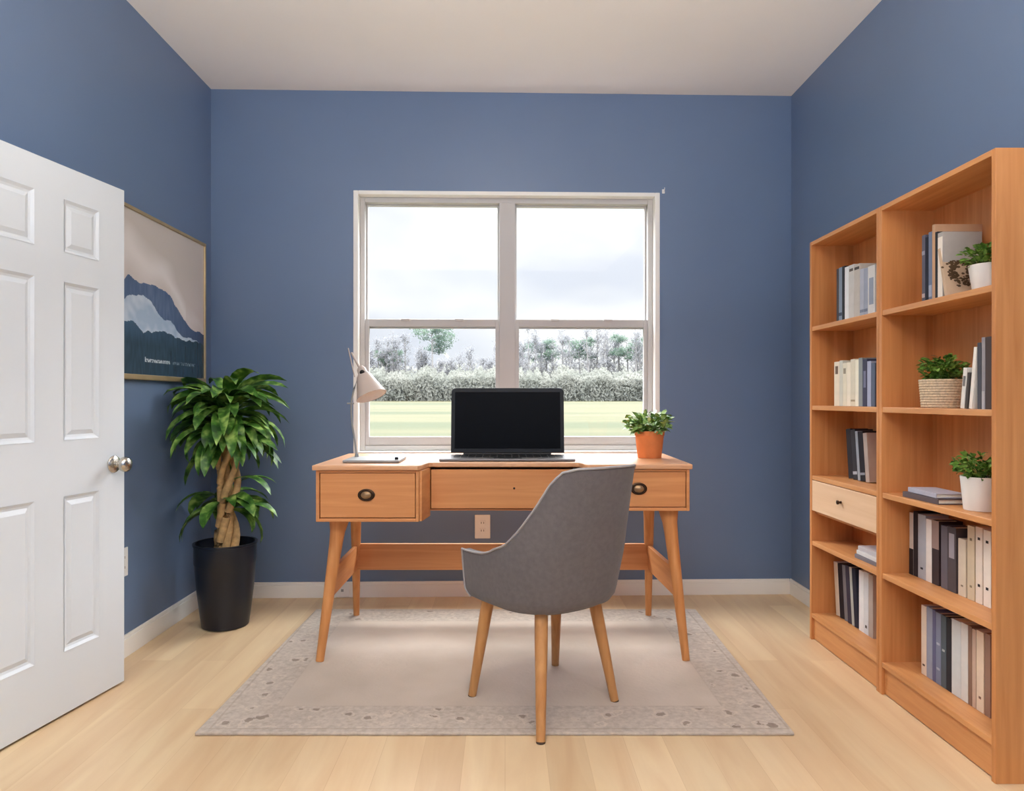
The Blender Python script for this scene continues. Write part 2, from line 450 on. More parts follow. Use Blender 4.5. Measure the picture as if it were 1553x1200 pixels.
# printed sheet: coloured grid (mountains, cloud, faint caption marks)
NU, NV = 210, 190
a0, a1, b0, b1 = PY0+fr-.002, PY1-fr+.002, PZ0+fr*1.5-.002, PZ1-fr+.002
bm = BM()
def inter(pts, x):
    if x <= pts[0][0]: return pts[0][1]
    for (xa, ya), (xb, yb) in zip(pts, pts[1:]):
        if x <= xb: return ya+(yb-ya)*(x-xa)/(xb-xa)
    return pts[-1][1]
from mathutils import noise as mn
# u: 0 near edge .. 1 far edge ; v: 0 bottom .. 1 top
ridge = [(0, .50), (.10, .60), (.22, .57), (.35, .585), (.45, .575), (.55, .55), (.60, .50), (.66, .46), (.72, .41), (.80, .36), (.87, .345), (.93, .345), (1, .33)]
cloud_top = [(0, .42), (.1, .47), (.25, .50), (.33, .475), (.42, .40), (.48, .375), (.56, .38), (.60, .35), (.66, .30), (.72, .285), (.82, .29), (.88, .275), (.93, .27), (1, .25)]
cloud_bot = [(0, .30), (.15, .33), (.25, .27), (.38, .285), (.48, .30), (.55, .29), (.62, .275), (.72, .262), (.85, .268), (.93, .27), (1, .25)]
def hexc(r, g, b): return Vector(lin((r, g, b))[:3])
def art(u, v):
    n1 = mn.noise(Vector((u*5, v*7, 1))); n2 = mn.noise(Vector((u*22, v*22, 3))); n3 = mn.noise(Vector((u*60, v*10, 8)))
    r_ = inter(ridge, u) + n2*.008
    if v > r_:
        c = hexc(203, 195, 186).lerp(hexc(214, 200, 194), max(0, min(1, (.75-v)*2.5)))
        # bright drifting cloud along the ridge
        cc = inter([(0, .98), (.25, .86), (.45, .78), (.6, .70), (.75, .52), (1, .38)], u)
        k_ = max(0, 1-abs(v-(cc+r_)/2+n1*.05)/(.5*max(.02, cc-r_)+.03))
        c = c.lerp(hexc(236, 230, 226), min(1, k_*1.1)*(.75 if u < .75 else .3))
        return c
    ct, cb = inter(cloud_top, u)+n2*.012, inter(cloud_bot, u)+n2*.012
    if cb < v < ct:
        return hexc(168, 188, 210).lerp(hexc(206, 218, 230), max(0, min(1, .5+n1*1.2+n2*.6)))
    if v >= ct:
        c = hexc(74, 96, 130).lerp(hexc(98, 116, 146), max(0, min(1, .5+n3*.7+n1*.4)))
        return c.lerp(hexc(58, 76, 104), max(0, min(1, (u-.55)*2)))
    c = hexc(36, 56, 66).lerp(hexc(52, 76, 92), max(0, min(1, .5+n3*.7)))
    return c.lerp(hexc(62, 92, 116), max(0, min(1, (v-.19)*8*(1-u))))
grid = [[bm.verts.new((XL+.020, a0+(a1-a0)*i/NU, b0+(b1-b0)*j/NV)) for j in range(NV+1)] for i in range(NU+1)]
fc = []
for i in range(NU):
    for j in range(NV):
        f = bm.faces.new((grid[i][j], grid[i+1][j], grid[i+1][j+1], grid[i][j+1]))
        u, v = (i+.5)/NU, (j+.5)/NV
        c = art(u, v)
        # the faint illegible caption line near the bottom of the print
        if abs(v-.095) < .009 and (.27 < u < .55 or .58 < u < .87) and mn.noise(Vector((u*160, v*60, 0))) > (-.12 if u < .56 else .02):
            c = hexc(190, 200, 204) if u < .56 else hexc(130, 148, 156)
        if .265 < u < .278 and abs(v-.1) < .016: c = hexc(190, 200, 204)
        fc.append(c)
loc0 = ORG[pic]
bmesh.ops.translate(bm, vec=-loc0, verts=bm.verts)
me = bpy.data.meshes.new('art_print'); bm.to_mesh(me); bm.free()
ca = me.color_attributes.new('print', 'FLOAT_COLOR', 'CORNER')
for p in me.polygons:
    for li in p.loop_indices: ca.data[li].color = (*fc[p.index], 1)
m = bpy.data.materials.new('printed landscape'); n, b = nt(m)
at = n.nodes.new('ShaderNodeAttribute'); at.attribute_name = 'print'
n.links.new(at.outputs['Color'], b.inputs['Base Color']); b.inputs['Roughness'].default_value = .25
b.inputs['Specular IOR Level'].default_value = .5
me.materials.append(m)
o = bpy.data.objects.new('art_print', me); COL.objects.link(o); o.parent = pic

# ------------------------------------------------------------------ rug
rc = (-.02, 2.975)
hw, hd = 1.0, .677
bm = BM()
pts = [(-1.031, 2.298), (.961, 2.298), (1.005, 3.652), (-.995, 3.652)]
prism(bm, [(x-rc[0], y-rc[1]) for x, y in pts], .0, .011)
o = obj('area_rug', bm, rug_mat(hw, hd), bevel=.004); o.location = (rc[0], rc[1], .0005)
tag(o, 'beige flat rug with a faded patterned border under the desk and chair', 'rug')
RZ = .0115

# ------------------------------------------------------------------ desk
TZ0, TZ1 = .819, .841
desk = thing('writing_desk', 'light beech desk with three drawers and splayed legs under the window', 'desk', (0, 3.25, RZ))
bm = BM()
out = [(-.81, 2.90), (-.365, 2.90), (-.352, 2.915), (-.335, 3.03), (-.32, 3.045), (.31, 3.045), (.325, 3.03), (.338, 2.965), (.35, 2.95), (.80, 2.95), (.81, 3.54), (-.80, 3.54)]
prism(bm, out, TZ0, TZ1)
obj('desktop', bm, M['top'], desk, .005, 3)
def carcase(x0, x1, y0, y1, z0, z1, t=.014):
    bm = BM()
    box(bm, x0, x0+t, y0, y1, z0, z1); box(bm, x1-t, x1, y0, y1, z0, z1)
    box(bm, x0+t, x1-t, y0, y1, z0, z0+t); box(bm, x0+t, x1-t, y0, y1, z1-t*.7, z1)
    box(bm, x0+t, x1-t, y1-.01, y1, z0+t, z1-t*.7)
    return bm
def drawer(x0, x1, yf, z0, z1, name='drawer', dep=.3):
    bm = BM(); box(bm, x0, x1, yf, yf+.018, z0, z1); box(bm, x0+.012, x1-.012, yf+.019, yf+dep, z0+.01, z1-.03)
    return obj(name, bm, M['deskX'], desk, .0015)
obj('drawer_case', carcase(-.796, -.362, 2.912, 3.5, .602, TZ0-.001), M['deskX'], desk, .002)
dl = drawer(-.779, -.379, 2.916, .619, .806)
obj('drawer_case', carcase(.352, .79, 2.962, 3.5, .640, TZ0-.001), M['deskX'], desk, .002)
dr = drawer(.369, .773, 2.966, .657, .806)
bm = BM()
box(bm, -.361, .351, 3.07, 3.5, .624, .632); box(bm, -.361, -.353, 3.052, 3.5, .632, TZ0-.001); box(bm, .343, .351, 3.052, 3.5, .632, TZ0-.001)
box(bm, -.353, .343, 3.49, 3.5, .632, TZ0-.001)
obj('drawer_case', bm, M['deskX'], desk, .002)
dc = drawer(-.327, .34, 3.055, .636, .808)
# flared inner cheek between left case and middle drawer
bm = BM(); prism(bm, [(-.361, 2.915), (-.350, 2.915), (-.329, 3.05), (-.361, 3.05)], .604, TZ0-.001)
obj('inner_cheek', bm, M['deskY'], desk, .002)
def cup_pull(x, y, z, par):
    rot = Matrix.Rotation(R(90), 4, 'X')
    sc = Matrix.Diagonal((1, 1, .72, 1))
    bm = BM(); lathe(bm, [(.036, 0), (.036, .004), (.030, .007), (.030, .004), (.001, .003)], (x, y, z), 28, sc @ rot)
    h = obj('drawer_pull', bm, M['bronze'], par, smooth=True)
    bm = BM(); lathe(bm, [(.022, .003), (.021, .011), (.012, .016), (.001, .017)], (x, y, z), 24, sc @ rot)
    obj('pull_boss', bm, M['bronzelt'], h, smooth=True)
cup_pull(-.584, 2.916, .715, dl); cup_pull(.572, 2.966, .735, dr)
bm = BM(); lathe(bm, [(.005, 0), (.005, .003), (.001, .004)], (.04, 3.055, .725), 14, Matrix.Rotation(R(90), 4, 'X'))
obj('keyhole', bm, M['bronze'], dc)
# legs: tapered, splayed
def desk_leg(tx, ty, tz, bx, by, rt, rb):
    bm = BM(); n_ = 10; P = []; Rr = []
    for i in range(n_+1):
        q = i/n_; P.append((tx+(bx-tx)*q, ty+(by-ty)*q, tz+(RZ-tz)*q))
        r_ = rt+(rb-rt)*q
        if q < .12: r_ += (.12-q)*.12
        Rr.append(r_)
    tube(bm, P, Rr, 20)
    bmesh.ops.bisect_plane(bm, geom=bm.verts[:]+bm.edges[:]+bm.faces[:], plane_co=(0, 0, RZ), plane_no=(0, 0, -1), clear_outer=True)
    return obj('leg', bm, M['deskZ'], desk, smooth=True)
LEG = {'fl': (-.722, 3.02, .603, -.783, 2.925, .031, .017), 'fr': (.716, 3.04, .642, .767, 2.935, .031, .016),
       'bl': (-.742, 3.44, .603, -.762, 3.55, .028, .015), 'br': (.715, 3.44, .642, .735, 3.55, .028, .015)}
for kk, v in LEG.items(): desk_leg(*v)
def along(kk, z):
    v = LEG[kk]; q = (v[2]-z)/(v[2]-RZ); return v[0]+(v[3]-v[0])*q, v[1]+(v[4]-v[1])*q
def side_rail(kf, kb, sgn):
    bm = BM(); t = .010
    f0, b0_ = along(kf, .26), along(kb, .26); f1, b1_ = along(kf, .385), along(kb, .385)
    vs = []
    for (p, z) in ((f0, .26), (b0_, .26), (b1_, .385), (f1, .385)):
        vs.append([bm.verts.new((p[0]-t, p[1], z)), bm.verts.new((p[0]+t, p[1], z))])
    bm.faces.new([v[0] for v in vs]); bm.faces.new([v[1] for v in vs][::-1])
    for i in range(4): bm.faces.new((vs[i][0], vs[i][1], vs[(i+1) % 4][1], vs[(i+1) % 4][0]))
    obj('side_stretcher', bm, M['deskY'], desk, .003)
side_rail('fl', 'bl', 1); side_rail('fr', 'br', -1)
bm = BM(); yb = 3.485
box(bm, -.75, .72, yb-.010, yb+.010, .26, .392)
obj('back_stretcher', bm, M['deskX'], desk, .003)

# laptop -----------------------------------------------------------
DZ = TZ1
lp = thing('laptop', 'open laptop with a black blank screen in the middle of the desk', 'laptop', (.012, 3.2, DZ))
bm = BM(); prism(bm, [(-.293, 3.065), (.312, 3.065), (.298, 3.315), (-.274, 3.315)], DZ+.001, DZ+.013)
bs = obj('laptop_base', bm, M['lapbody'], lp, .004, 3)
bm = BM()
for r_ in range(5):
    for c in range(15):
        x = -.235+c*.0335; y = 3.155+r_*.0265
        box(bm, x, x+.029, y, y+.022, DZ+.0128, DZ+.0155)
obj('keyboard', bm, M['keys'], bs)
bm = BM(); box(bm, -.05, .075, 3.08, 3.145, DZ+.0125, DZ+.0137); obj('touchpad', bm, M['black'], bs)
tilt = R(7)
lid = Matrix.Translation((.012, 3.318, DZ+.012)) @ Matrix.Rotation(-tilt, 4, 'X')
bm = BM(); hwid = .272
pts = []
rr = .022
for (cx_, cz_, a0_) in ((hwid-rr, .322-rr, 0), (-hwid+rr, .322-rr, 90)):
    for q in range(7): a = R(a0_+q*15); pts.append((cx_+rr*math.cos(a), cz_+rr*math.sin(a)))
pts += [(-hwid, .008), (hwid, .008)]
va = [bm.verts.new(lid @ Vector((x, -.0, z))) for x, z in pts]; vb = [bm.verts.new(lid @ Vector((x, .011, z))) for x, z in pts]
bm.faces.new(va); bm.faces.new(vb[::-1])
for i in range(len(pts)): bm.faces.new((va[i], va[(i+1) % len(pts)], vb[(i+1) % len(pts)], vb[i]))
ld = obj('laptop_lid', bm, M['black'], lp, .002)
bm = BM(); box(bm, -hwid+.018, hwid-.018, -.0016, -.0004, .028, .302, lid); obj('display', bm, M['screen'], ld)
bm = BM(); tube(bm, [(-.20, 3.318, DZ+.014), (.22, 3.318, DZ+.014)], .0085, 12); obj('hinge', bm, M['black'], lp, smooth=True)

# desk lamp ----------------------------------------------------------
la = thing('desk_lamp', 'taupe jointed desk lamp with a cone shade at the left end of the desk', 'lamp', (-.62, 3.1, DZ))
bm = BM(); box(bm, -.705, -.458, 3.0, 3.21, DZ+.001, DZ+.013); lb = obj('lamp_base', bm, M['lampgrey'], la, .004, 3)
bm = BM(); lathe(bm, [(.008, 0), (.008, .008), (.006, .011)], (-.475, 3.03, DZ+.013), 14); obj('switch', bm, M['black'], lb)
LY = 3.17
def lpx(x, y, Y=LY): s = F/Y; return ((x-CX)/s, Y, H+(HY-y)/s)
bm = BM(); tube(bm, [lpx(541, 693), lpx(538, 668), lpx(534, 644), lpx(532.5, 625), lpx(533, 608), lpx(537, 590), lpx(543, 573)], .0042, 10)
obj('lower_arm', bm, M['lampgrey'], la, smooth=True)
bm = BM(); tube(bm, [lpx(541, 697), lpx(541, 688)], [.012, .008], 14); obj('swivel_socket', bm, M['lampgrey'], la, smooth=True)
bm = BM(); tube(bm, [lpx(549, 565, 3.155), lpx(540, 548, 3.16), lpx(533, 535, 3.165)], .005, 10)
tube(bm, [lpx(538, 572, 3.175), lpx(528, 528, 3.18)], .0028, 8)
obj('upper_arm', bm, M['lampwarm'], la, smooth=True)
bm = BM(); tube(bm, [(lpx(533, 612)[0]-.02, LY, lpx(533, 612)[2]), (lpx(533, 612)[0]+.012, LY, lpx(533, 612)[2])], .004, 10)
obj('arm_joint', bm, M['lampgrey'], la, smooth=True)
ap = Vector(lpx(548, 560, 3.13)); rcn = Vector(lpx(563.5, 601, 3.10))
ax = (rcn-ap); Lh = ax.length; axn = ax.normalized()
q = Vector((0, 0, 1)).rotation_difference(axn).to_matrix().to_4x4()
mt = q
bm = BM(); lathe(bm, [(.012, -.012), (.020, .0), (.022, .02), (.034, .036), (.062, Lh*.86), (.070, Lh), (.068, Lh), (.060, Lh*.86), (.032, .038), (.004, .02)], ap, 36, mt, close=False)
sh = obj('lamp_shade', bm, M['lampwarm'], la, smooth=True)
bm = BM(); lathe(bm, [(.0675, Lh-.001), (.0585, Lh*.86), (.030, .040), (.004, .024)], ap, 36, mt, close=False)
obj('shade_lining', bm, M['lampin'], sh, smooth=True, label='white inside of the shade')
bm = BM(); lathe(bm, [(.004, .03), (.014, .05), (.022, .075), (.018, .092), (.004, .098)], ap, 20, mt); obj('bulb', bm, M['plate'], sh, smooth=True)
kb = Vector(lpx(550, 565, 3.11)); bm = BM(); lathe(bm, [(.011, 0), (.011, .012), (.006, .016), (.001, .017)], kb, 18, Matrix.Rotation(R(90), 4, 'X'))
obj('joint_knob', bm, M['black'], la, smooth=True)

# ------------------------------------------------------------------ plants
def leaf(bm, base, az, elev, L, wd, droop, n_=6, fold=.25, roll=0):
    """curved pointed leaf; elev = starting elevation, droop = total bend down"""
    p = Vector(base); e = elev; rows_ = []
    for i in range(n_+1):
        q = i/n_
        d_ = Vector((math.cos(az)*math.cos(e), math.sin(az)*math.cos(e), math.sin(e)))
        side = Vector((-math.sin(az), math.cos(az), 0))
        upv = side.cross(d_) * -1
        side = (side*math.cos(roll) + upv*math.sin(roll))
        w_ = wd*.5*(math.sin(math.pi*min(1, (q*.92+.06)))**.8)*(1 if q < .999 else .02)
        rows_.append((bm.verts.new(p-side*w_+upv*w_*fold), bm.verts.new(p), bm.verts.new(p+side*w_+upv*w_*fold)))
        p = p + d_*(L/n_); e -= droop/n_
    for a, b_ in zip(rows_, rows_[1:]):
        bm.faces.new((a[0], a[1], b_[1], b_[0])); bm.faces.new((a[1], a[2], b_[2], b_[1]))
def clampx(bm, lo, hi=99, ylim=99):
    for v in bm.verts:
        if v.co.x < lo: v.co.x = lo + (v.co.x-lo)*.03
        if v.co.x > hi: v.co.x = hi + (v.co.x-hi)*.03
        if v.co.y > ylim: v.co.y = ylim

PX, PYp = -1.385, 3.43
pp = thing('potted_plant', 'tall leafy corn plant with braided stems in a black planter in the corner', 'plant', (PX, PYp, 0))
bm = BM(); lathe(bm, [(.100, 0), (.110, .004), (.118, .06), (.135, .2), (.143, .31), (.146, .315), (.1475, .40), (.151, .402), (.151, .412), (.139, .412), (.136, .36), (.134, .355)], (PX, PYp, 0), 48, close=False)
lathe(bm, [(.001, .001), (.100, .001)], (PX, PYp, 0), 48, close=False)
lathe(bm, [(.001, .30), (.137, .30)], (PX, PYp, 0), 48, close=False)
obj('planter', bm, M['potblack'], pp, smooth=True)
bm = BM(); lathe(bm, [(.001, .385), (.06, .38), (.136, .366)], (PX, PYp, 0), 32, close=False); obj('soil', bm, M['soil'], pp, smooth=True)
for kk in range(5):
    bm = BM(); P = []; Rr = []
    for i in range(26):
        q_ = i/25; a = kk*2*math.pi/5+q_*5.0
        rad_ = .038+.012*math.sin(q_*9+kk)
        if kk == 4: rad_ = .018
        P.append((PX+rad_*math.cos(a)+q_*.012, PYp+rad_*math.sin(a), .37+q_*.60)); Rr.append(.021-.007*q_)
    tube(bm, P, Rr, 10); obj('stem', bm, M['bark'], pp, smooth=True)
rr_ = random.Random(11)
bm = BM()
SKIP = False
def cluster(bm, n_, c, zr, L, wd, erange, out=.03, drp=(1.2, 2.2)):
    for i in range(n_):
        az = i*2.39996+rr_.uniform(-.3, .3); h_ = rr_.uniform(*zr)
        l = rr_.uniform(*L)
        if SKIP and math.sin(az) < -.72 and i % 3: continue
        leaf(bm, (c[0]+out*math.cos(az), c[1]+out*math.sin(az), h_), az, rr_.uniform(*erange), l, rr_.uniform(*wd), rr_.uniform(*drp), 7, .3, rr_.uniform(-.6, .6))
cluster(bm, 60, (PX, PYp), (1.02, 1.12), (.22, .34), (.05, .075), (.4, 1.15))
cluster(bm, 58, (PX, PYp), (.93, 1.04), (.22, .34), (.05, .075), (-.1, .6))
cluster(bm, 20, (PX+.01, PYp), (.88, .97), (.18, .30), (.045, .065), (-.4, .3), drp=(.8, 1.6))
leaf(bm, (PX+.05, PYp-.03, .72), -.3, .35, .25, .06, 1.5, 7, .3)
leaf(bm, (PX+.05, PYp+.03, .70), .3, .5, .2, .05, 1.3, 7, .3)
SKIP = True
cluster(bm, 30, (PX-.01, PYp), (.56, .65), (.18, .29), (.05, .07), (-.1, .6), drp=(1.2, 2.0))
clampx(bm, XL+.03, 99, YL-.05)
obj('foliage', bm, M['leafbig'], pp, smooth='full')

def herb(bm, c, n_, R_, Hh, ls, seed):
    r2 = random.Random(seed)
    for i in range(n_):
        a = r2.uniform(0, 6.283); q_ = math.sqrt(r2.random()); h_ = r2.random()
        x, y = c[0]+R_*q_*math.cos(a)*(.55+.45*h_), c[1]+R_*q_*math.sin(a)*(.55+.45*h_)
        z = c[2]+Hh*h_*math.sqrt(max(.05, 1-q_*q_*.75))
        leaf(bm, (x, y, z), a+r2.uniform(-.6, .6), r2.uniform(-.1, 1.1), r2.uniform(*ls), r2.uniform(.35, .6)*ls[1], r2.uniform(.3, 1.4), 3, .2, r2.uniform(-.8, .8))

def small_pot(name, label, c, rt, rb, h, potmat, leafm, Rf, Hf, n_, seed, weave=False, ls=(.016, .03), ysc=1, clampr=None):
    t = thing(name, label, 'plant', c)
    bm = BM(); X, Y, Z = c
    if weave:
        prof = []; N = 11
        for i in range(N*4+1):
            q_ = i/(N*4); prof.append((rb+(rt-rb)*q_+.0022*abs(math.sin(q_*N*math.pi)), h*q_+.001))
        lathe(bm, [(.001, .001)]+prof+[(rt-.005, h), (rt-.006, h*.8)], c, 40, close=False)
    else:
        rim = .18 if potmat is M['terra'] else .0
        prof = [(.001, .001), (rb, .001), (rb*1.02, .004), (rt*.965 if rim else rt*.985, h*(1-rim) if rim else h*.9)]
        if rim: prof += [(rt, h*(1-rim)+.001), (rt*1.01, h*.985)]
        prof += [(rt, h), (rt-.006, h), (rt-.008, h*.84)]
        lathe(bm, prof, c, 40, close=False)
    obj('pot', bm, potmat, t, smooth=True)
    bm = BM(); lathe(bm, [(.001, h*.9), (rt-.007, h*.87)], c, 28, close=False); obj('soil', bm, M['soil'], t, smooth=True)
    bm = BM()
    for i in range(9):
        a = i*.7; tube(bm, [(X+.006*math.cos(a), Y+.006*math.sin(a), Z+h*.86), (X+Rf*.5*math.cos(a), Y+Rf*.5*math.sin(a), Z+h+Hf*.6)], .0015, 5)
    obj('stems', bm, leafm, t)
    bm = BM(); herb(bm, (X, Y, Z+h*.92), n_, Rf, Hf, ls, seed)
    if clampr: clampx(bm, -9, clampr)
    obj('foliage', bm, leafm, t, smooth='full')
    return t
tp = small_pot('potted_plant', 'small leafy herb in a terracotta pot on the right end of the desk', (.682, 3.27, DZ), .069, .054, .128, M['terra'], M['leafterr'], .098, .10, 260, 5, ls=(.03, .05))
bm = BM(); herb(bm, (.602, 3.25, DZ+.135), 34, .035, .035, (.03, .045), 77)
tube(bm, [(.66, 3.27, DZ+.12), (.62, 3.26, DZ+.158), (.60, 3.25, DZ+.15)], .002, 5)
obj('trailing_sprig', bm, M['leafterr'], tp, smooth='full')

# ------------------------------------------------------------------ chair
cc = Vector((.15, 2.565)); fwd = Vector((-.57, .82)).normalized()
cz = RZ
chair = thing('upholstered_chair', 'grey upholstered armchair with round wooden legs pulled up to the desk', 'chair', (cc.x, cc.y, 0), math.atan2(fwd.y, fwd.x)-math.pi/2)
# local: +y forward, +x sitter's right
ZB = .385
def topz(t):
    a = abs(t)
    return inter([(0, .895), (.17, .893), (.25, .88), (.30, .845), (.36, .76), (.43, .68), (.50, .62), (.58, .580), (.68, .565), (.80, .558), (.92, .553), (1, .552)], a)
def plan(t, z):
    q_ = max(0, min(1, (z-ZB)/(.89-ZB)))
    w_ = .228+.014*min(1, q_*2.6) - .022*max(0, q_-.4)/.6     # half width
    rb = .225+.135*q_                                           # rear reach (rake)
    fr_ = .218+.006*min(1, q_*3)                                 # front reach
    a = abs(t); s = 1 if t >= 0 else -1
    # rounded U: superellipse quarter for the back, straight arms in front
    if a < .56:
        th_ = a/.56*math.pi/2; e = .72
        x = w_*(math.sin(th_)**e); y = -rb*(math.cos(th_)**e) + .0
        y = y + (0)
    else:
        q2 = (a-.56)/.44; x = w_*(1-.06*q2*q2); y = fr_*q2
    return s*x, y
NT, NVv = 72, 16
def shell_point(t, v):
    zb = .394 - .022*abs(t)
    zt = topz(t); z = zb+(zt-zb)*v
    x, y = plan(t, z)
    bulge = 1 - .075*max(0, 1-(z-zb)/.045)**2                      # tuck under at the bottom
    return Vector((x*bulge, y*bulge, z))
ts = []
for i in range(NT+1):
    s = -1+2*i/NT
    ts.append(s)
def shell_grid(inset, flip=False):
    G = []
    for t in ts:
        col_ = []
        for j in range(NVv+1):
            v = j/NVv; p = shell_point(t, v)
            e = 1e-3
            dt = shell_point(min(1, t+e), v)-shell_point(max(-1, t-e), v); dv = shell_point(t, min(1, v+e))-shell_point(t, max(0, v-e))
            nn = dv.cross(dt); nn = nn.normalized() if nn.length > 0 else Vector((0, 0, 1))
            if nn.dot(Vector((p.x, p.y-.05, 0))) > 0: nn = -nn
            col_.append(p+nn*inset)
        G.append(col_)
    return G
bm = BM()
G0 = shell_grid(0); G1 = shell_grid(.034)
V0 = [[bm.verts.new(p) for p in c] for c in G0]; V1 = [[bm.verts.new(p) for p in c] for c in G1]
for i in range(NT):
    for j in range(NVv):
        bm.faces.new((V0[i][j], V0[i+1][j], V0[i+1][j+1], V0[i][j+1]))
        bm.faces.new((V1[i][j], V1[i][j+1], V1[i+1][j+1], V1[i+1][j]))
    bm.faces.new((V0[i][NVv], V0[i+1][NVv], V1[i+1][NVv], V1[i][NVv]))
    bm.faces.new((V0[i][0], V1[i][0], V1[i+1][0], V0[i+1][0]))
for i in (0, NT):
    for j in range(NVv): bm.faces.new((V0[i][j], V0[i][j+1], V1[i][j+1], V1[i][j]))
obj('backrest', bm, M['fabric'], chair, .007, 3, smooth=True, world=False)
bm = BM(); tube(bm, [p[NVv]+Vector((0, 0, .001)) for p in G0], .0042, 8); tube(bm, [G0[0][j] for j in range(NVv+1)], .0042, 8); tube(bm, [G0[NT][j] for j in range(NVv+1)], .0042, 8)
obj('piping', bm, M['piping'], chair, smooth=True, world=False, label='pale grey piping along the rim')
# seat pan (closed rounded base) and cushion
def rounded_plan(z, grow, fr_=.20):
    pts_ = []
    for t in [(-1+2*i/40) for i in range(41)]:
        x, y = plan(t, z); pts_.append((x*grow, y*grow if y < 0 else min(y, fr_)))
    # rounded front edge
    x0, y0 = pts_[-1]
    for i in range(1, 8):
        a = math.pi*i/8; pts_.append((x0*math.cos(a), y0+.03*math.sin(a)))
    return pts_
def loft(bm, layers):
    rg = [[bm.verts.new((x, y, z)) for x, y in pts_] for pts_, z in layers]
    k_ = len(rg[0])
    for a, b_ in zip(rg, rg[1:]):
        for i in range(k_): bm.faces.new((a[i], a[(i+1) % k_], b_[(i+1) % k_], b_[i]))
    bm.faces.new(rg[0][::-1]); bm.faces.new(rg[-1])
bm = BM(); loft(bm, [(rounded_plan(ZB, g), z) for g, z in ((.60, .374), (.74, .375), (.82, .381), (.86, .39), (.86, .42))])
obj('seat_base', bm, M['fabric'], chair, smooth=True, world=False)
bm = BM(); loft(bm, [(rounded_plan(.45, g), z) for g, z in ((.80, .42), (.84, .43), (.845, .47), (.82, .492), (.74, .502), (.5, .506))])
obj('seat_cushion', bm, M['fabric'], chair, smooth=True, world=False)
# vertical seams on the outside of the back
inv = Matrix.Rotation(-(math.atan2(fwd.y, fwd.x)-math.pi/2), 4, 'Z') @ Matrix.Translation((-cc.x, -cc.y, 0))
for (tx, ty, bx, by, zf) in ((-.060, 2.555, -.123, 2.585, RZ), (.125, 2.385, .116, 2.253, 0), (.205, 2.76, .209, 2.883, RZ), (.325, 2.555, .402, 2.54, RZ)):
    a = inv @ Vector((tx, ty, .395)); b_ = inv @ Vector((bx, by, zf))
    bm = BM(); d_ = (b_-a)
    tube(bm, [a, a+d_*.25, a+d_*.5, a+d_*.75, b_+d_*.06], [.0235, .0225, .020, .0175, .0145], 20)
    bmesh.ops.bisect_plane(bm, geom=bm.verts[:]+bm.edges[:]+bm.faces[:], plane_co=(0, 0, zf+.001), plane_no=(0, 0, -1), clear_outer=True)
    lg = obj('leg', bm, M['chairleg'], chair, smooth=True, world=False)
    bm = BM(); e_ = a+d_*.975
    tube(bm, [e_, b_+d_*.06], [.0152, .0150], 20)
    bmesh.ops.bisect_plane(bm, geom=bm.verts[:]+bm.edges[:]+bm.faces[:], plane_co=(0, 0, zf+.0006), plane_no=(0, 0, -1), clear_outer=True)
    obj('foot_tip', bm, M['felt'], lg, smooth=True, world=False, label='dark foot tip')

# ------------------------------------------------------------------ bookcases
BX0, BX1 = 1.425, 1.628
SH = [1.445, 1.078, .755, .450]
def bookcase(y0, y1, label, with_drawer):
    t = thing('bookcase', label, 'bookcase', (BX0, (y0+y1)/2, 0))
    th_ = .018; TOP = 1.85
    for a, b_ in ((y0, y0+th_), (y1-th_, y1)):
        bm = BM(); box(bm, BX0, BX1, a, b_, 0, TOP); obj('side_panel', bm, M['caseZ'], t, .0015)
    bm = BM(); box(bm, BX0, BX1, y0+th_, y1-th_, TOP-.018, TOP); obj('top_panel', bm, M['caseY'], t, .0015)
    for z in SH:
        bm = BM(); box(bm, BX0+.003, BX1-.01, y0+th_, y1-th_, z-.010, z+.010); obj('shelf', bm, M['caseY'], t, .0015)
    bm = BM(); box(bm, BX0+.001, BX1-.01, y0+th_, y1-th_, .104, .124); obj('bottom_shelf', bm, M['caseY'], t, .0015)
    bm = BM(); box(bm, BX0+.012, BX0+.028, y0+th_, y1-th_, .004, .104); obj('plinth', bm, M['caseY'], t, .0015)
    bm = BM(); box(bm, BX1-.009, BX1-.002, y0+th_, y1-th_, .004, TOP-.018); obj('back_panel', bm, M['caseZ'], t)
    if with_drawer:
        bm = BM(); box(bm, BX0+.002, BX0+.018, y0+th_+.002, y1-th_-.002, .602, .742)
        box(bm, BX0+.02, BX1-.03, y0+th_+.012, y1-th_-.012, .606, .72)
        dw = obj('drawer', bm, M['drawerf'], t, .0015, label='pale drawer front')
        bm = BM(); lathe(bm, [(.006, 0), (.005, .008), (.009, .013), (.009, .018), (.002, .021)], (BX0+.002, (y0+y1)/2, .680), 18, Matrix.Rotation(R(-90), 4, 'Y'))
        obj('knob', bm, M['bronze'], dw, smooth=True)
        bm = BM(); box(bm, BX0+.02, BX1-.01, y0+th_, y1-th_, .588, .600); obj('drawer_rail', bm, M['caseY'], t)
    return t
bookcase(2.640, 3.239, 'beech bookcase with a drawer, the one nearer the window', True)
bookcase(2.011, 2.6385, 'beech bookcase without a drawer, the one nearer the viewer', False)

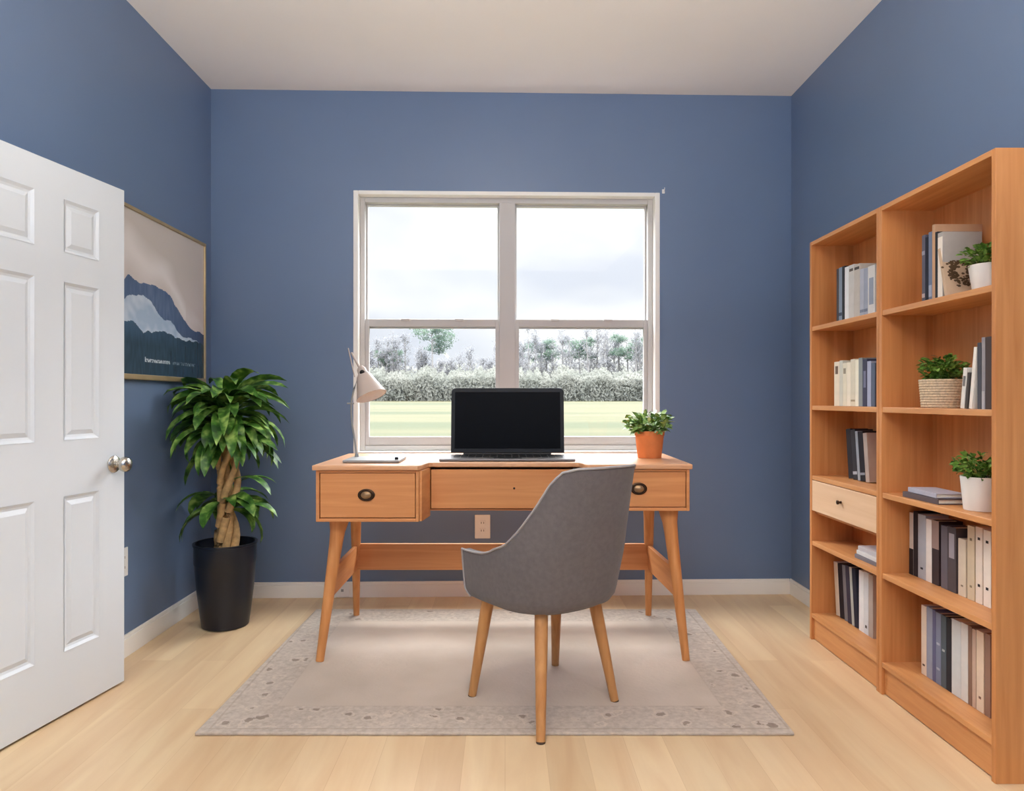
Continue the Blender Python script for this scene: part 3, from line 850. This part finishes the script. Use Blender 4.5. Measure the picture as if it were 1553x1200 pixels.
# books ----------------------------------------------------------------
def Yat(px, X): return F*X/(px-CX)
def book(zb, X, y_far, y_near, ztop, color, label, depth=.14, tilt=0, kind='book', mark=None, group=None):
    """spine faces -x; thickness along y; tilt leans the top towards +y (far)"""
    th_ = abs(y_far-y_near)-.0012; h = (ztop-zb)
    cat = 'binder' if kind == 'ring_binder' else 'book'
    depth = min(depth, 1.614-X)
    t = thing(kind, label, cat, (X, (y_near+y_far)/2, zb+.0005), 0, group)
    if tilt: h = h/math.cos(tilt)
    c = paper('cover '+'_'.join(map(str, color)), color)
    mt = Matrix.Rotation(-tilt, 4, 'X')
    hw_ = th_/2
    if tilt > 0: piv = Matrix.Translation((0, hw_, 0))
    else: piv = Matrix.Translation((0, -hw_, 0))
    mt = piv @ mt @ piv.inverted()
    cv = min(.003, th_*.18)
    bm = BM()
    box(bm, 0, cv, -hw_, hw_, 0, h, mt)                       # spine
    box(bm, cv, depth, -hw_, -hw_+cv, 0, h, mt); box(bm, cv, depth, hw_-cv, hw_, 0, h, mt)
    if kind == 'ring_binder': box(bm, depth-cv, depth, -hw_+cv, hw_-cv, 0, h, mt)
    co = obj('cover', bm, c, t, .0008, world=False)
    bm = BM(); box(bm, cv, depth-.004, -hw_+cv, hw_-cv, .003, h-.004, mt); obj('page_block', bm, M['page'], t, world=False)
    if mark:
        for (zr0, zr1, wr, col_) in mark:
            bm = BM(); box(bm, -.0007, .0003, -hw_*wr, hw_*wr, h*zr0, h*zr1, mt)
            obj('spine_label' if zr1-zr0 > .05 else 'finger_ring' if kind == 'ring_binder' else 'spine_band', bm, paper('label', col_), co, world=False)
    return t
def row(zb, X, items, group=None, tilt=0, depth=.14):
    """items: px_far, px_near, py_top(at px_far), colour, label, extras"""
    for it in items:
        a, b_, pt, colr, lab = it[:5]; ex = it[5] if len(it) > 5 else {}
        ya, yb_ = Yat(a, X), Yat(b_, X); ym = (ya+yb_)/2
        zt = H+(HY-pt)*ym/F
        book(zb, X, ya, yb_, zt, colr, lab, tilt=ex.get('tilt', tilt), kind=ex.get('kind', 'book'), mark=ex.get('mark'), depth=ex.get('depth', depth))
S1, S2, S3, S4, S5 = 1.455, 1.088, .765, .460, .124
NB = 'in the far bookcase'
# far bookcase, top shelf
row(S1, 1.45, [
 (1268.5, 1272, 408, (70, 64, 66), 'thin dark book at the far end of the top row '+NB),
 (1272, 1277, 406, (128, 142, 158), 'blue grey book, second from the far end on the top shelf '+NB, {'mark': [(.1, .16, .9, (60, 70, 90))]}),
 (1277, 1281, 404, (30, 32, 38), 'narrow black book beside a white one on the top shelf '+NB),
 (1281, 1287, 405, (228, 230, 232), 'bright white book beside the narrow black one on top shelf '+NB),
 (1287, 1295, 402, (204, 202, 198), 'light grey book with a small dark head mark, top shelf '+NB, {'mark': [(.88, .93, .7, (90, 84, 80))]}),
 (1295, 1304, 401, (194, 188, 180), 'thick warm grey book in the middle of the top row '+NB, {'mark': [(.9, .95, .8, (70, 66, 64))]}),
 (1304, 1310, 408, (176, 182, 196), 'pale blue grey book on the top shelf '+NB, {'mark': [(.08, .14, .9, (120, 128, 146))]}),
 (1310, 1316, 407, (158, 166, 184), 'slate blue book on the top shelf '+NB, {'mark': [(.08, .14, .9, (110, 118, 138))]}),
 (1316, 1327, 403, (216, 216, 214), 'tall off-white book at the near end of the top row '+NB, {'mark': [(.2, .75, .6, (150, 160, 178))]}),
])
row(S2, 1.47, [
 (1265, 1273, 549, (226, 214, 190), 'cream book with a dark title, furthest on second shelf '+NB, {'mark': [(.72, .9, .5, (110, 90, 74))]}),
 (1273, 1278, 547, (202, 200, 184), 'thin sage grey book on the second shelf '+NB),
 (1278, 1284, 551, (220, 212, 188), 'shorter cream book on the second shelf '+NB, {'mark': [(.75, .88, .6, (150, 140, 120))]}),
 (1284, 1290, 550, (232, 222, 200), 'pale ivory book on the second shelf '+NB),
 (1290, 1297, 545, (214, 206, 182), 'tall straw coloured book on the second shelf '+NB, {'mark': [(.1, .14, .9, (160, 146, 116))]}),
 (1297, 1302, 546, (236, 230, 208), 'tall off-white book beside the grey one on the second shelf '+NB),
 (1302, 1308, 543, (140, 146, 144), 'grey green book between cream and navy books on the second shelf '+NB),
 (1308, 1315, 545, (58, 60, 82), 'dark navy book on the second shelf '+NB, {'mark': [(.4, .75, .5, (110, 116, 140))]}),
 (1315, 1321, 548, (164, 170, 192), 'lavender grey book on the second shelf '+NB),
 (1321, 1327, 551, (86, 96, 116), 'steel blue book at the near end of the second shelf '+NB),
])
row(S3, 1.53, [
 (1287, 1294, 652, (32, 32, 38), 'black book leaning at the far end of the shelf above the drawer'),
 (1294, 1301, 653, (44, 46, 52), 'charcoal book leaning second above the drawer', {'mark': [(.1, .16, .9, (160, 164, 170))]}),
 (1301, 1305, 655, (150, 156, 162), 'thin silver grey book leaning between black ones above the drawer'),
 (1305, 1313, 656, (24, 25, 32), 'wide black book leaning beside the silver grey one above the drawer', {'mark': [(.12, .17, .9, (140, 144, 150))]}),
 (1313, 1319, 658, (176, 160, 148), 'taupe book at the near end of the leaning black books above the drawer'),
], tilt=R(7), depth=.08)
row(S5, 1.525, [
 (1268, 1274, 855, (226, 218, 202), 'cream book leaning at the far end of the bottom shelf '+NB, {'kind': 'ring_binder'}),
 (1274, 1281, 858, (28, 28, 36), 'black book leaning next to the cream one on the bottom shelf '+NB),
 (1281, 1286, 860, (112, 110, 112), 'thin mid grey book leaning on the bottom shelf '+NB),
 (1286, 1292, 861, (52, 50, 66), 'dark plum book leaning on the bottom shelf '+NB),
 (1292, 1296, 863, (176, 176, 166), 'thin pale grey book leaning on the bottom shelf '+NB),
 (1296, 1302, 865, (34, 36, 52), 'midnight blue book leaning beside the white binders on the bottom shelf '+NB),
 ], tilt=R(6), depth=.085)
row(S5, 1.525, [
 (1302.5, 1310, 866, (226, 226, 224), 'white binder, the further of two on the bottom shelf '+NB, {'kind': 'ring_binder'}),
 (1310, 1317, 868, (210, 212, 212), 'light grey binder with a dark finger ring on the bottom shelf '+NB, {'kind': 'ring_binder', 'mark': [(.10, .145, .35, (70, 66, 64))]}),
 (1317, 1324, 872, (176, 162, 150), 'taupe book at the near end of the bottom shelf '+NB),
 ], tilt=0, depth=.085)
NV = 'in the near bookcase'
row(S1, 1.445, [
 (1398, 1403, 357, (92, 90, 104), 'mauve grey book with a pale foot, furthest on top shelf '+NV, {'mark': [(.06, .12, .9, (190, 170, 170)), (.7, .76, .9, (150, 150, 166))]}),
 (1403, 1408, 360, (26, 32, 48), 'narrow navy book on the top shelf '+NV),
 (1408, 1413.5, 352, (112, 124, 148), 'dusty blue book with a patterned foot on the top shelf '+NV, {'mark': [(.05, .22, .8, (168, 176, 196))]}),
 (1413.5, 1418, 341, (198, 158, 124), 'tall tan book rising above the others on the top shelf '+NV, {'depth': .16}),
 (1418, 1422, 352, (40, 42, 48), 'narrow black book before the pale one on the top shelf '+NV),
 (1422, 1430, 353, (176, 172, 166), 'pale grey book with a dark top edge on the top shelf '+NV, {'depth': .13, 'mark': [(.0, .93, .9, (232, 224, 212))]}),
])
# pale decorative board leaning on the books
bd = thing('art_board', 'small pale board with a dark wreath leaning against the books on the top shelf', 'picture', (1.442, 2.265, S1+.0005))
LT = Matrix.Rotation(R(-13), 4, 'X')
bm = BM(); box(bm, 0, .125, -.006, .006, 0, .168, LT); obj('board', bm, paper('board', (204, 178, 150)), bd, .001, world=False)
bm = BM()
r3 = random.Random(3)
for i in range(260):
    a = r3.uniform(0, 6.283); ra = r3.gauss(.034, .009); cx_, cz_ = .062+ra*math.cos(a), .088+ra*math.sin(a)*1.15
    s = r3.uniform(.003, .007); a2 = r3.uniform(0, 3)
    vs = [bm.verts.new(LT @ Vector((cx_+s*math.cos(a2+k_*1.257), -.0066-.0004*(i % 3), cz_+.7*s*math.sin(a2+k_*1.257)))) for k_ in range(5)]
    bm.faces.new(vs)
obj('wreath_motif', bm, paper('wreath', (92, 72, 52)), bd, world=False)
small_pot('potted_plant', 'green herb in a plain white pot on the top shelf, nearest the viewer', (1.505, 2.155, S1), .054, .042, .082, M['potwhite'], M['leafherb'], .078, .07, 240, 21, clampr=1.60)
small_pot('potted_plant', 'bushy herb in a woven pot on the second shelf beside leaning books', (1.515, 2.40, S2), .070, .062, .098, plain('woven seagrass', (198, 178, 150), .85, .3, 130), M['leafherb'], .070, .09, 420, 22, weave=True, clampr=1.60)
small_pot('potted_plant', 'bushy herb in a tapered white pot beside flat books on the third shelf', (1.512, 2.205, S3), .054, .044, .108, M['potwhite'], M['leafherb'], .076, .082, 320, 23, clampr=1.60)
row(S2, 1.45, [
 (1456, 1462, 559, (226, 222, 214), 'short white book leaning beside the woven pot', {'tilt': R(-7), 'mark': [(.55, .8, .6, (120, 116, 112))]}),
 (1462.8, 1467, 566, (70, 64, 62), 'short dark book leaning behind the tall white one', {'tilt': R(-7)}),
 (1469, 1474, 528, (236, 230, 220), 'tall white book leaning on the second shelf near the woven pot', {'tilt': R(-7)}),
], depth=.12)
row(S2, 1.45, [
 (1482, 1488, 520, (74, 76, 84), 'slim charcoal book standing beside the leaning white book', ),
 (1488.5, 1494, 512, (150, 146, 150), 'grey book with a pale foot on the second shelf '+NV, {'mark': [(.0, .25, .8, (180, 178, 182))]}),
 (1494, 1504, 511, (72, 60, 58), 'thick dark brown book at the near end of the second shelf '+NV),
], depth=.14)
row(S4, 1.525, [
 (1379, 1385, 778, (214, 206, 196), 'cream topped binder with a black lower half at the far end of the fourth shelf', {'mark': [(0, .42, 1, (34, 30, 34))], 'kind': 'ring_binder'}),
 (1385, 1392, 776, (44, 44, 52), 'black binder at the far end of the fourth shelf', {'kind': 'ring_binder'}),
 (1392, 1404, 781, (176, 184, 194), 'pale blue grey binder with a dark ring on the fourth shelf', {'kind': 'ring_binder', 'mark': [(.15, .18, .3, (50, 50, 56))]}),
 (1404, 1413, 788, (232, 226, 218), 'white binder beside the pale blue grey one on the fourth shelf', {'kind': 'ring_binder'}),
 (1413, 1424, 790, (58, 46, 48), 'dark brown binder with a taupe upper half on the fourth shelf', {'kind': 'ring_binder', 'mark': [(.56, 1, 1, (150, 126, 116))]}),
 (1427, 1437, 798, (98, 92, 98), 'grey album with a dark spine on the fourth shelf', {}),
 (1437, 1450, 800, (78, 70, 72), 'wide dark grey binder with a framed label on the fourth shelf', {'kind': 'ring_binder', 'mark': [(.52, .9, .62, (156, 150, 156))]}),
 (1453, 1465, 818, (208, 194, 172), 'short cream binder beside the wide dark grey one', {'kind': 'ring_binder', 'mark': [(.17, .20, .25, (140, 126, 108))]}),
 (1467, 1478, 798, (206, 190, 160), 'tall straw coloured binder on the fourth shelf', {'kind': 'ring_binder', 'mark': [(.80, .835, .3, (120, 104, 80)), (.17, .20, .3, (140, 126, 100))]}),
 (1479.5, 1490, 800, (228, 214, 196), 'ivory binder with two black dots on the fourth shelf', {'kind': 'ring_binder', 'mark': [(.83, .865, .34, (40, 34, 34)), (.22, .255, .34, (40, 34, 34))]}),
 (1491.5, 1503, 805, (236, 226, 212), 'ivory binder with two black dots at the near end of the fourth shelf', {'kind': 'ring_binder', 'mark': [(.83, .865, .34, (30, 26, 28)), (.22, .255, .34, (30, 26, 28))]}),
], depth=.085)
row(S5, 1.51, [
 (1397, 1405, 919, (232, 216, 196), 'cream binder with a dark ring, furthest on bottom shelf '+NV, {'kind': 'ring_binder', 'mark': [(.13, .155, .4, (70, 56, 50))]}),
 (1405, 1414, 922, (150, 156, 172), 'slate grey book on the bottom shelf '+NV),
 (1414, 1419, 926, (96, 98, 130), 'narrow indigo book on the bottom shelf '+NV),
 (1419, 1427, 930, (122, 130, 152), 'dusty blue book with light rings on the bottom shelf '+NV, {'mark': [(.55, .58, .6, (170, 176, 190)), (.2, .23, .6, (170, 176, 190))]}),
 (1427, 1435, 934, (84, 94, 100), 'dark teal grey book with a pale dot on the bottom shelf '+NV, {'mark': [(.5, .53, .5, (176, 182, 180))]}),
 (1435, 1443, 938, (38, 40, 46), 'black book beside the broad pale binder on the bottom shelf '+NV),
 (1443, 1457, 941, (208, 212, 210), 'broad pale grey binder, first of two on the bottom shelf '+NV, {'kind': 'ring_binder'}),
 (1457, 1468, 946, (218, 216, 210), 'broad off-white binder, second of two on the bottom shelf '+NV, {'kind': 'ring_binder'}),
 (1468, 1474, 950, (140, 110, 92), 'brown book on the bottom shelf '+NV),
 (1474, 1480, 955, (196, 170, 150), 'beige book beside the brown one on the bottom shelf '+NV),
 (1480.5, 1492, 958, (228, 206, 180), 'cream binder with a small foot hole on bottom shelf '+NV, {'kind': 'ring_binder', 'mark': [(.16, .19, .3, (130, 96, 76))]}),
 (1493, 1502, 962, (150, 118, 100), 'reddish brown book at the near end of the bottom shelf '+NV),
], depth=.095)
# flat lying books
def flat_book(x0, x1, y0, y1, z, h, color, label, rz=0, group=None):
    cx_, cy_ = (x0+x1)/2, (y0+y1)/2
    t = thing('book', label, 'book', (cx_, cy_, z+.0005), rz, group)
    ORG[t] = Vector((0, 0, 0)); a, b_ = (x1-x0)/2, (y1-y0)/2; cv = .003
    bm = BM(); box(bm, -a, a, -b_, b_, 0, cv); box(bm, -a, a, -b_, b_, h-cv, h); box(bm, -a, -a+cv, -b_, b_, cv, h-cv)
    obj('cover', bm, paper('cover', color), t, .0008, world=False)
    bm = BM(); box(bm, -a+cv, a-.005, -b_+.005, b_-.005, cv, h-cv); obj('page_block', bm, M['page'], t, world=False)
flat_book(1.445, 1.555, 2.315, 2.515, S3, .019, (92, 80, 82), 'flat brown grey book lying under another on the third shelf', .02)
flat_book(1.452, 1.550, 2.325, 2.500, S3+.020, .016, (176, 174, 184), 'flat silver grey book on top of the stack on the third shelf', -.04)
flat_book(1.455, 1.585, 2.690, 2.880, S4, .016, (120, 116, 122), 'flat grey book at the bottom of the stack under the drawer', .02)
flat_book(1.458, 1.580, 2.690, 2.875, S4+.017, .016, (214, 210, 206), 'flat off-white book in the middle of the stack under the drawer', -.02)
flat_book(1.465, 1.580, 2.695, 2.870, S4+.034, .018, (196, 190, 190), 'flat pale grey book on top of the stack under the drawer', .03)

# ------------------------------------------------------------------ outdoors
bm = BM()
ys = [4.6, 12, 30, 60, 90, 125, 170, 400]; zg = [-.45, -.42, -.25, .1, .5, .88, 1.0, 1.1]
rows_ = [[bm.verts.new((x, y, z)) for x in (-260, -60, -20, 0, 20, 60, 260)] for y, z in zip(ys, zg)]
for a, b_ in zip(rows_, rows_[1:]):
    for i in range(6): bm.faces.new((a[i], a[i+1], b_[i+1], b_[i]))
m = bpy.data.materials.new('mown lawn'); n, b = nt(m); b.inputs['Roughness'].default_value = .95; b.inputs['Specular IOR Level'].default_value = .1
tc = n.nodes.new('ShaderNodeTexCoord'); mp = n.nodes.new('ShaderNodeMapping'); mp.inputs['Scale'].default_value = (.025, .16, 1)
no = n.nodes.new('ShaderNodeTexNoise'); no.inputs['Scale'].default_value = 1; no.inputs['Detail'].default_value = 4
n.links.new(tc.outputs['Object'], mp.inputs[0]); n.links.new(mp.outputs[0], no.inputs['Vector'])
r = n.nodes.new('ShaderNodeValToRGB'); e = r.color_ramp.elements
e[0].position = .36; e[0].color = lin((46, 49, 33)); e[1].position = .64; e[1].color = lin((62, 59, 42))
n.links.new(no.outputs['Fac'], r.inputs[0]); n.links.new(r.outputs[0], b.inputs['Base Color'])
o = obj('lawn', bm, m); o['kind'] = 'structure'; o['label'] = 'pale green mown lawn outside the window'; o['category'] = 'lawn'

def quad(bm, c, s, r2, asp=1, up=1):
    n_ = Vector((r2.gauss(0, 1), r2.gauss(0, 1), r2.gauss(0, up))).normalized()
    a = n_.orthogonal().normalized(); b_ = n_.cross(a)
    an = r2.uniform(0, 6.28); a2 = a*math.cos(an)+b_*math.sin(an); b2 = n_.cross(a2)
    bm.faces.new([bm.verts.new(c+a2*s*x*asp+b2*s*y) for x, y in ((-1, -.5), (1, -.5), (1, .5), (-1, .5))])
def ground(y): return inter(list(zip(ys, zg)), y)

def tree(x, y, h, kind, label, group, seed):
    r2 = random.Random(seed); g = ground(y)-.1
    t = thing('pine_tree' if kind == 'pine' else 'bare_tree', label, 'tree', (x, y, g), 0, group)
    bm = BM(); lean = r2.uniform(-.4, .4)
    tube(bm, [(x, y, g), (x+lean*.3, y, g+h*.5), (x+lean, y, g+h*.93)], [.22, .15, .05], 7)
    blobs = []
    if kind == 'pine':
        for i in range(17):
            a = r2.uniform(0, 6.28); hh = r2.uniform(.62, .98); L = (1.5+2.4*(1-abs(hh-.80)*3.2))*h/12.5
            L = max(.7, L)
            p0 = Vector((x+lean*hh, y, g+h*hh)); p1 = p0+Vector((math.cos(a)*L, math.sin(a)*L, L*.25))
            tube(bm, [p0, p1], [.07, .02], 5); blobs.append((p1, .95*h/12)); blobs.append((p0.lerp(p1, .5), .8*h/12))
        for i in range(3):
            a = r2.uniform(0, 6.28); hh = r2.uniform(.35, .58); L = 1.2
            p0 = Vector((x+lean*hh, y, g+h*hh)); tube(bm, [p0, p0+Vector((math.cos(a)*L, math.sin(a)*L, .5))], [.05, .02], 5)
    else:
        for i in range(22):
            a = r2.uniform(0, 6.28); hh = r2.uniform(.3, .95); L = r2.uniform(.8, 2.2)*(1.25-hh)
            p0 = Vector((x+lean*hh, y, g+h*hh)); p1 = p0+Vector((math.cos(a)*L, math.sin(a)*L*.8, L*1.0))
            tube(bm, [p0, p1], [.05, .015], 5)
            for k_ in range(4):
                a2 = r2.uniform(0, 6.28); p2 = p0.lerp(p1, r2.uniform(.3, 1)); L2 = r2.uniform(.3, .9)
                p3 = p2+Vector((math.cos(a2)*L2*.7, math.sin(a2)*L2*.7, L2*.8)); tube(bm, [p2, p3], [.022, .010], 4)
                blobs.append((p3, .55))
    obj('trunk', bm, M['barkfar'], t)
    bm = BM()
    for c, s in blobs:
        for i in range(80 if kind == 'pine' else 5):
            o_ = Vector((r2.gauss(0, s*.48), r2.gauss(0, s*.48), r2.gauss(0, s*.28 if kind == 'pine' else s*.5)))
            quad(bm, c+o_, r2.uniform(.06, .15) if kind == 'pine' else r2.uniform(.05, .12), r2, 1.4 if kind == 'pine' else 2.2)
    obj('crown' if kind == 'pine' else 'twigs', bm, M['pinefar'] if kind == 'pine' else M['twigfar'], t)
tree(-12.3, 118, 12.6, 'pine', 'broad crowned pine standing tallest left of the window mullion beyond the lawn', None, 4)
r5 = random.Random(9)
G1n = 'hazy bare trees in the wood beyond the lawn'
x = -33
i = 0
while x < 34:
    hh = r5.uniform(8.5, 11.8)
    if -11 < x < -2: hh = r5.uniform(6.8, 9.2)
    if x > 0: hh += 1.6
    if abs(x+12.3) < 2.2: hh = 7.2
    tree(x, r5.uniform(119, 132), hh, 'bare', 'thin bare grey tree in the hazy wood beyond the lawn', G1n, 100+i)
    x += r5.uniform(.8, 1.5) if x > 0 or x < -15 else r5.uniform(1.0, 1.9); i += 1
for j, (x, h_) in enumerate(((-20.8, 9.0), (-30, 11), (6.5, 10.8), (13.5, 10.5), (22.6, 11.5), (29, 11))):
    tree(x, 124+j % 3*3, h_, 'pine', 'ordinary pine with a thin trunk in the hazy wood beyond the lawn', 'pines in the hazy wood beyond the lawn', 300+j)
bm = BM(); r6 = random.Random(31)
for i in range(60000):
    x = r6.uniform(-42, 42); y = r6.uniform(111, 116)
    top = 4.6+1.3*mn.noise(Vector((x*.35, 0, 2)))+.9*mn.noise(Vector((x*1.4, 3, 2)))
    z = ground(y)+r6.random()**.75*top*(.85+.3*(y-111)/5)
    quad(bm, Vector((x, y, z)), r6.uniform(.09, .19), r6, 1.5, .12)
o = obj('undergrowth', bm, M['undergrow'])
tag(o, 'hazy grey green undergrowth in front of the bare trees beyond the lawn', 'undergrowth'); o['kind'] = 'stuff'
# dense shrub mass behind, so the wood reads solid low down
bm = BM()
for i in range(60):
    x = -48+i*1.62; c = Vector((x, 141, ground(141)+2.2))
    for s_ in range(120):
        quad(bm, c+Vector((r6.gauss(0, 1.0), r6.gauss(0, .5), r6.gauss(0, 1.9))), .6, r6, 1.2, .12)
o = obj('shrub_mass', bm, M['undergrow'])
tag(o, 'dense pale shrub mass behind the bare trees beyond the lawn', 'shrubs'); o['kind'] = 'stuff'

# ------------------------------------------------------------------ sky and lights
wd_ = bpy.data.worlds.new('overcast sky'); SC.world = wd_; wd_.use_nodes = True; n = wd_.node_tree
bg = n.nodes['Background']
tc = n.nodes.new('ShaderNodeTexCoord'); sx = n.nodes.new('ShaderNodeSeparateXYZ'); n.links.new(tc.outputs['Generated'], sx.inputs[0])
mp = n.nodes.new('ShaderNodeMapping'); mp.inputs['Scale'].default_value = (1, 1, 2.2); mp.inputs['Location'].default_value = (.35, .2, .12)
n.links.new(tc.outputs['Generated'], mp.inputs[0])
no = n.nodes.new('ShaderNodeTexNoise'); no.inputs['Scale'].default_value = 3.2; no.inputs['Detail'].default_value = 3; no.inputs['Roughness'].default_value = .45
n.links.new(mp.outputs[0], no.inputs['Vector'])
cr = n.nodes.new('ShaderNodeValToRGB'); e = cr.color_ramp.elements
e[0].position = .42; e[0].color = (.76, .79, .87, 1); e[1].position = .58; e[1].color = (1, 1, 1.0, 1)
n.links.new(no.outputs['Fac'], cr.inputs[0])
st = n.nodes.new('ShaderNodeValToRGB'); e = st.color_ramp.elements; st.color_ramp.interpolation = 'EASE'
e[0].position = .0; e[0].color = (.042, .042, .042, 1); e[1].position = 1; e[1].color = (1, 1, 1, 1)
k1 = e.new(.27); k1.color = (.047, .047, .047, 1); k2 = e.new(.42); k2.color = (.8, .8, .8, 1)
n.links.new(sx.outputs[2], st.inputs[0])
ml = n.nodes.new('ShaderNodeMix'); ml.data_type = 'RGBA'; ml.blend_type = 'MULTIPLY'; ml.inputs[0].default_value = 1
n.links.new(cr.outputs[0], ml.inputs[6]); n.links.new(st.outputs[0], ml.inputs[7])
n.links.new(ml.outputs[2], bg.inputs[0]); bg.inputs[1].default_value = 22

def area(name, loc, rot, sx_, sy_, power, col_=(1, 1, 1), portal=False):
    l = bpy.data.lights.new(name, 'AREA'); l.shape = 'RECTANGLE'; l.size = sx_; l.size_y = sy_; l.energy = power; l.color = col_
    o = bpy.data.objects.new(name, l); COL.objects.link(o); o.location = loc; o.rotation_euler = rot
    if portal: l.cycles.is_portal = True
    return o
area('window_portal', (0.01, yc+.14, 1.55), (R(-90), 0, TH), 1.75, 1.5, 1, portal=True)
# added soft fill in front of the closed rear wall, no window there
area('rear_fill', (0.0, YB+.05, 1.42), (R(100), 0, 0), 3.1, 2.6, 6, (.97, .98, 1))
area('uplight_fill', (0, -.35, 1.55), (R(180), 0, 0), 2.6, 1.5, 190, (1, .97, .93))  # bare fill added behind the camera to brighten the ceiling, no fixture
# fill lamp added flush on the ceiling, mid-room (out of frame)
cl = thing('ceiling_fill_lamp', 'unseen round fill lamp added in the middle of the ceiling', 'lamp', (0, 2.0, CH))
bm = BM(); lathe(bm, [(.001, 0), (.17, 0), (.17, -.02), (.16, -.025)], (0, 2.0, CH-.0005), 36, close=False); obj('lamp_base', bm, M['plate'], cl, smooth=True)
m = bpy.data.materials.new('lit diffuser'); nn_, b = nt(m); b.inputs['Emission Color'].default_value = (1, .9, .78, 1); b.inputs['Emission Strength'].default_value = 22
bm = BM(); lathe(bm, [(.158, -.022), (.15, -.05), (.11, -.08), (.05, -.095), (.001, -.098)], (0, 2.0, CH), 36, close=False); obj('diffuser', bm, m, cl, smooth=True)

# ------------------------------------------------------------------ camera
cam = bpy.data.cameras.new('camera'); co = bpy.data.objects.new('camera', cam); COL.objects.link(co)
co.location = (0, 0, H); co.rotation_euler = (R(90), 0, 0)
cam.sensor_fit = 'HORIZONTAL'; cam.sensor_width = 36; cam.lens = 36*F/1553
cam.shift_x = (776.5-CX)/1553; cam.shift_y = -(600-HY)/1553
cam.clip_start = .05; cam.clip_end = 1000
SC.camera = co
SC.view_settings.view_transform = 'Standard'; SC.view_settings.look = 'None'
SC.view_settings.exposure = .2; SC.view_settings.gamma = 1; SC.view_settings.use_curve_mapping = False
SC.cycles.max_bounces = 10; SC.cycles.volume_bounces = 0; SC.cycles.diffuse_bounces = 6; SC.cycles.glossy_bounces = 4; SC.cycles.transparent_max_bounces = 16
SC.cycles.use_denoising = True; SC.cycles.sample_clamp_indirect = 8; SC.cycles.caustics_reflective = False; SC.cycles.caustics_refractive = False
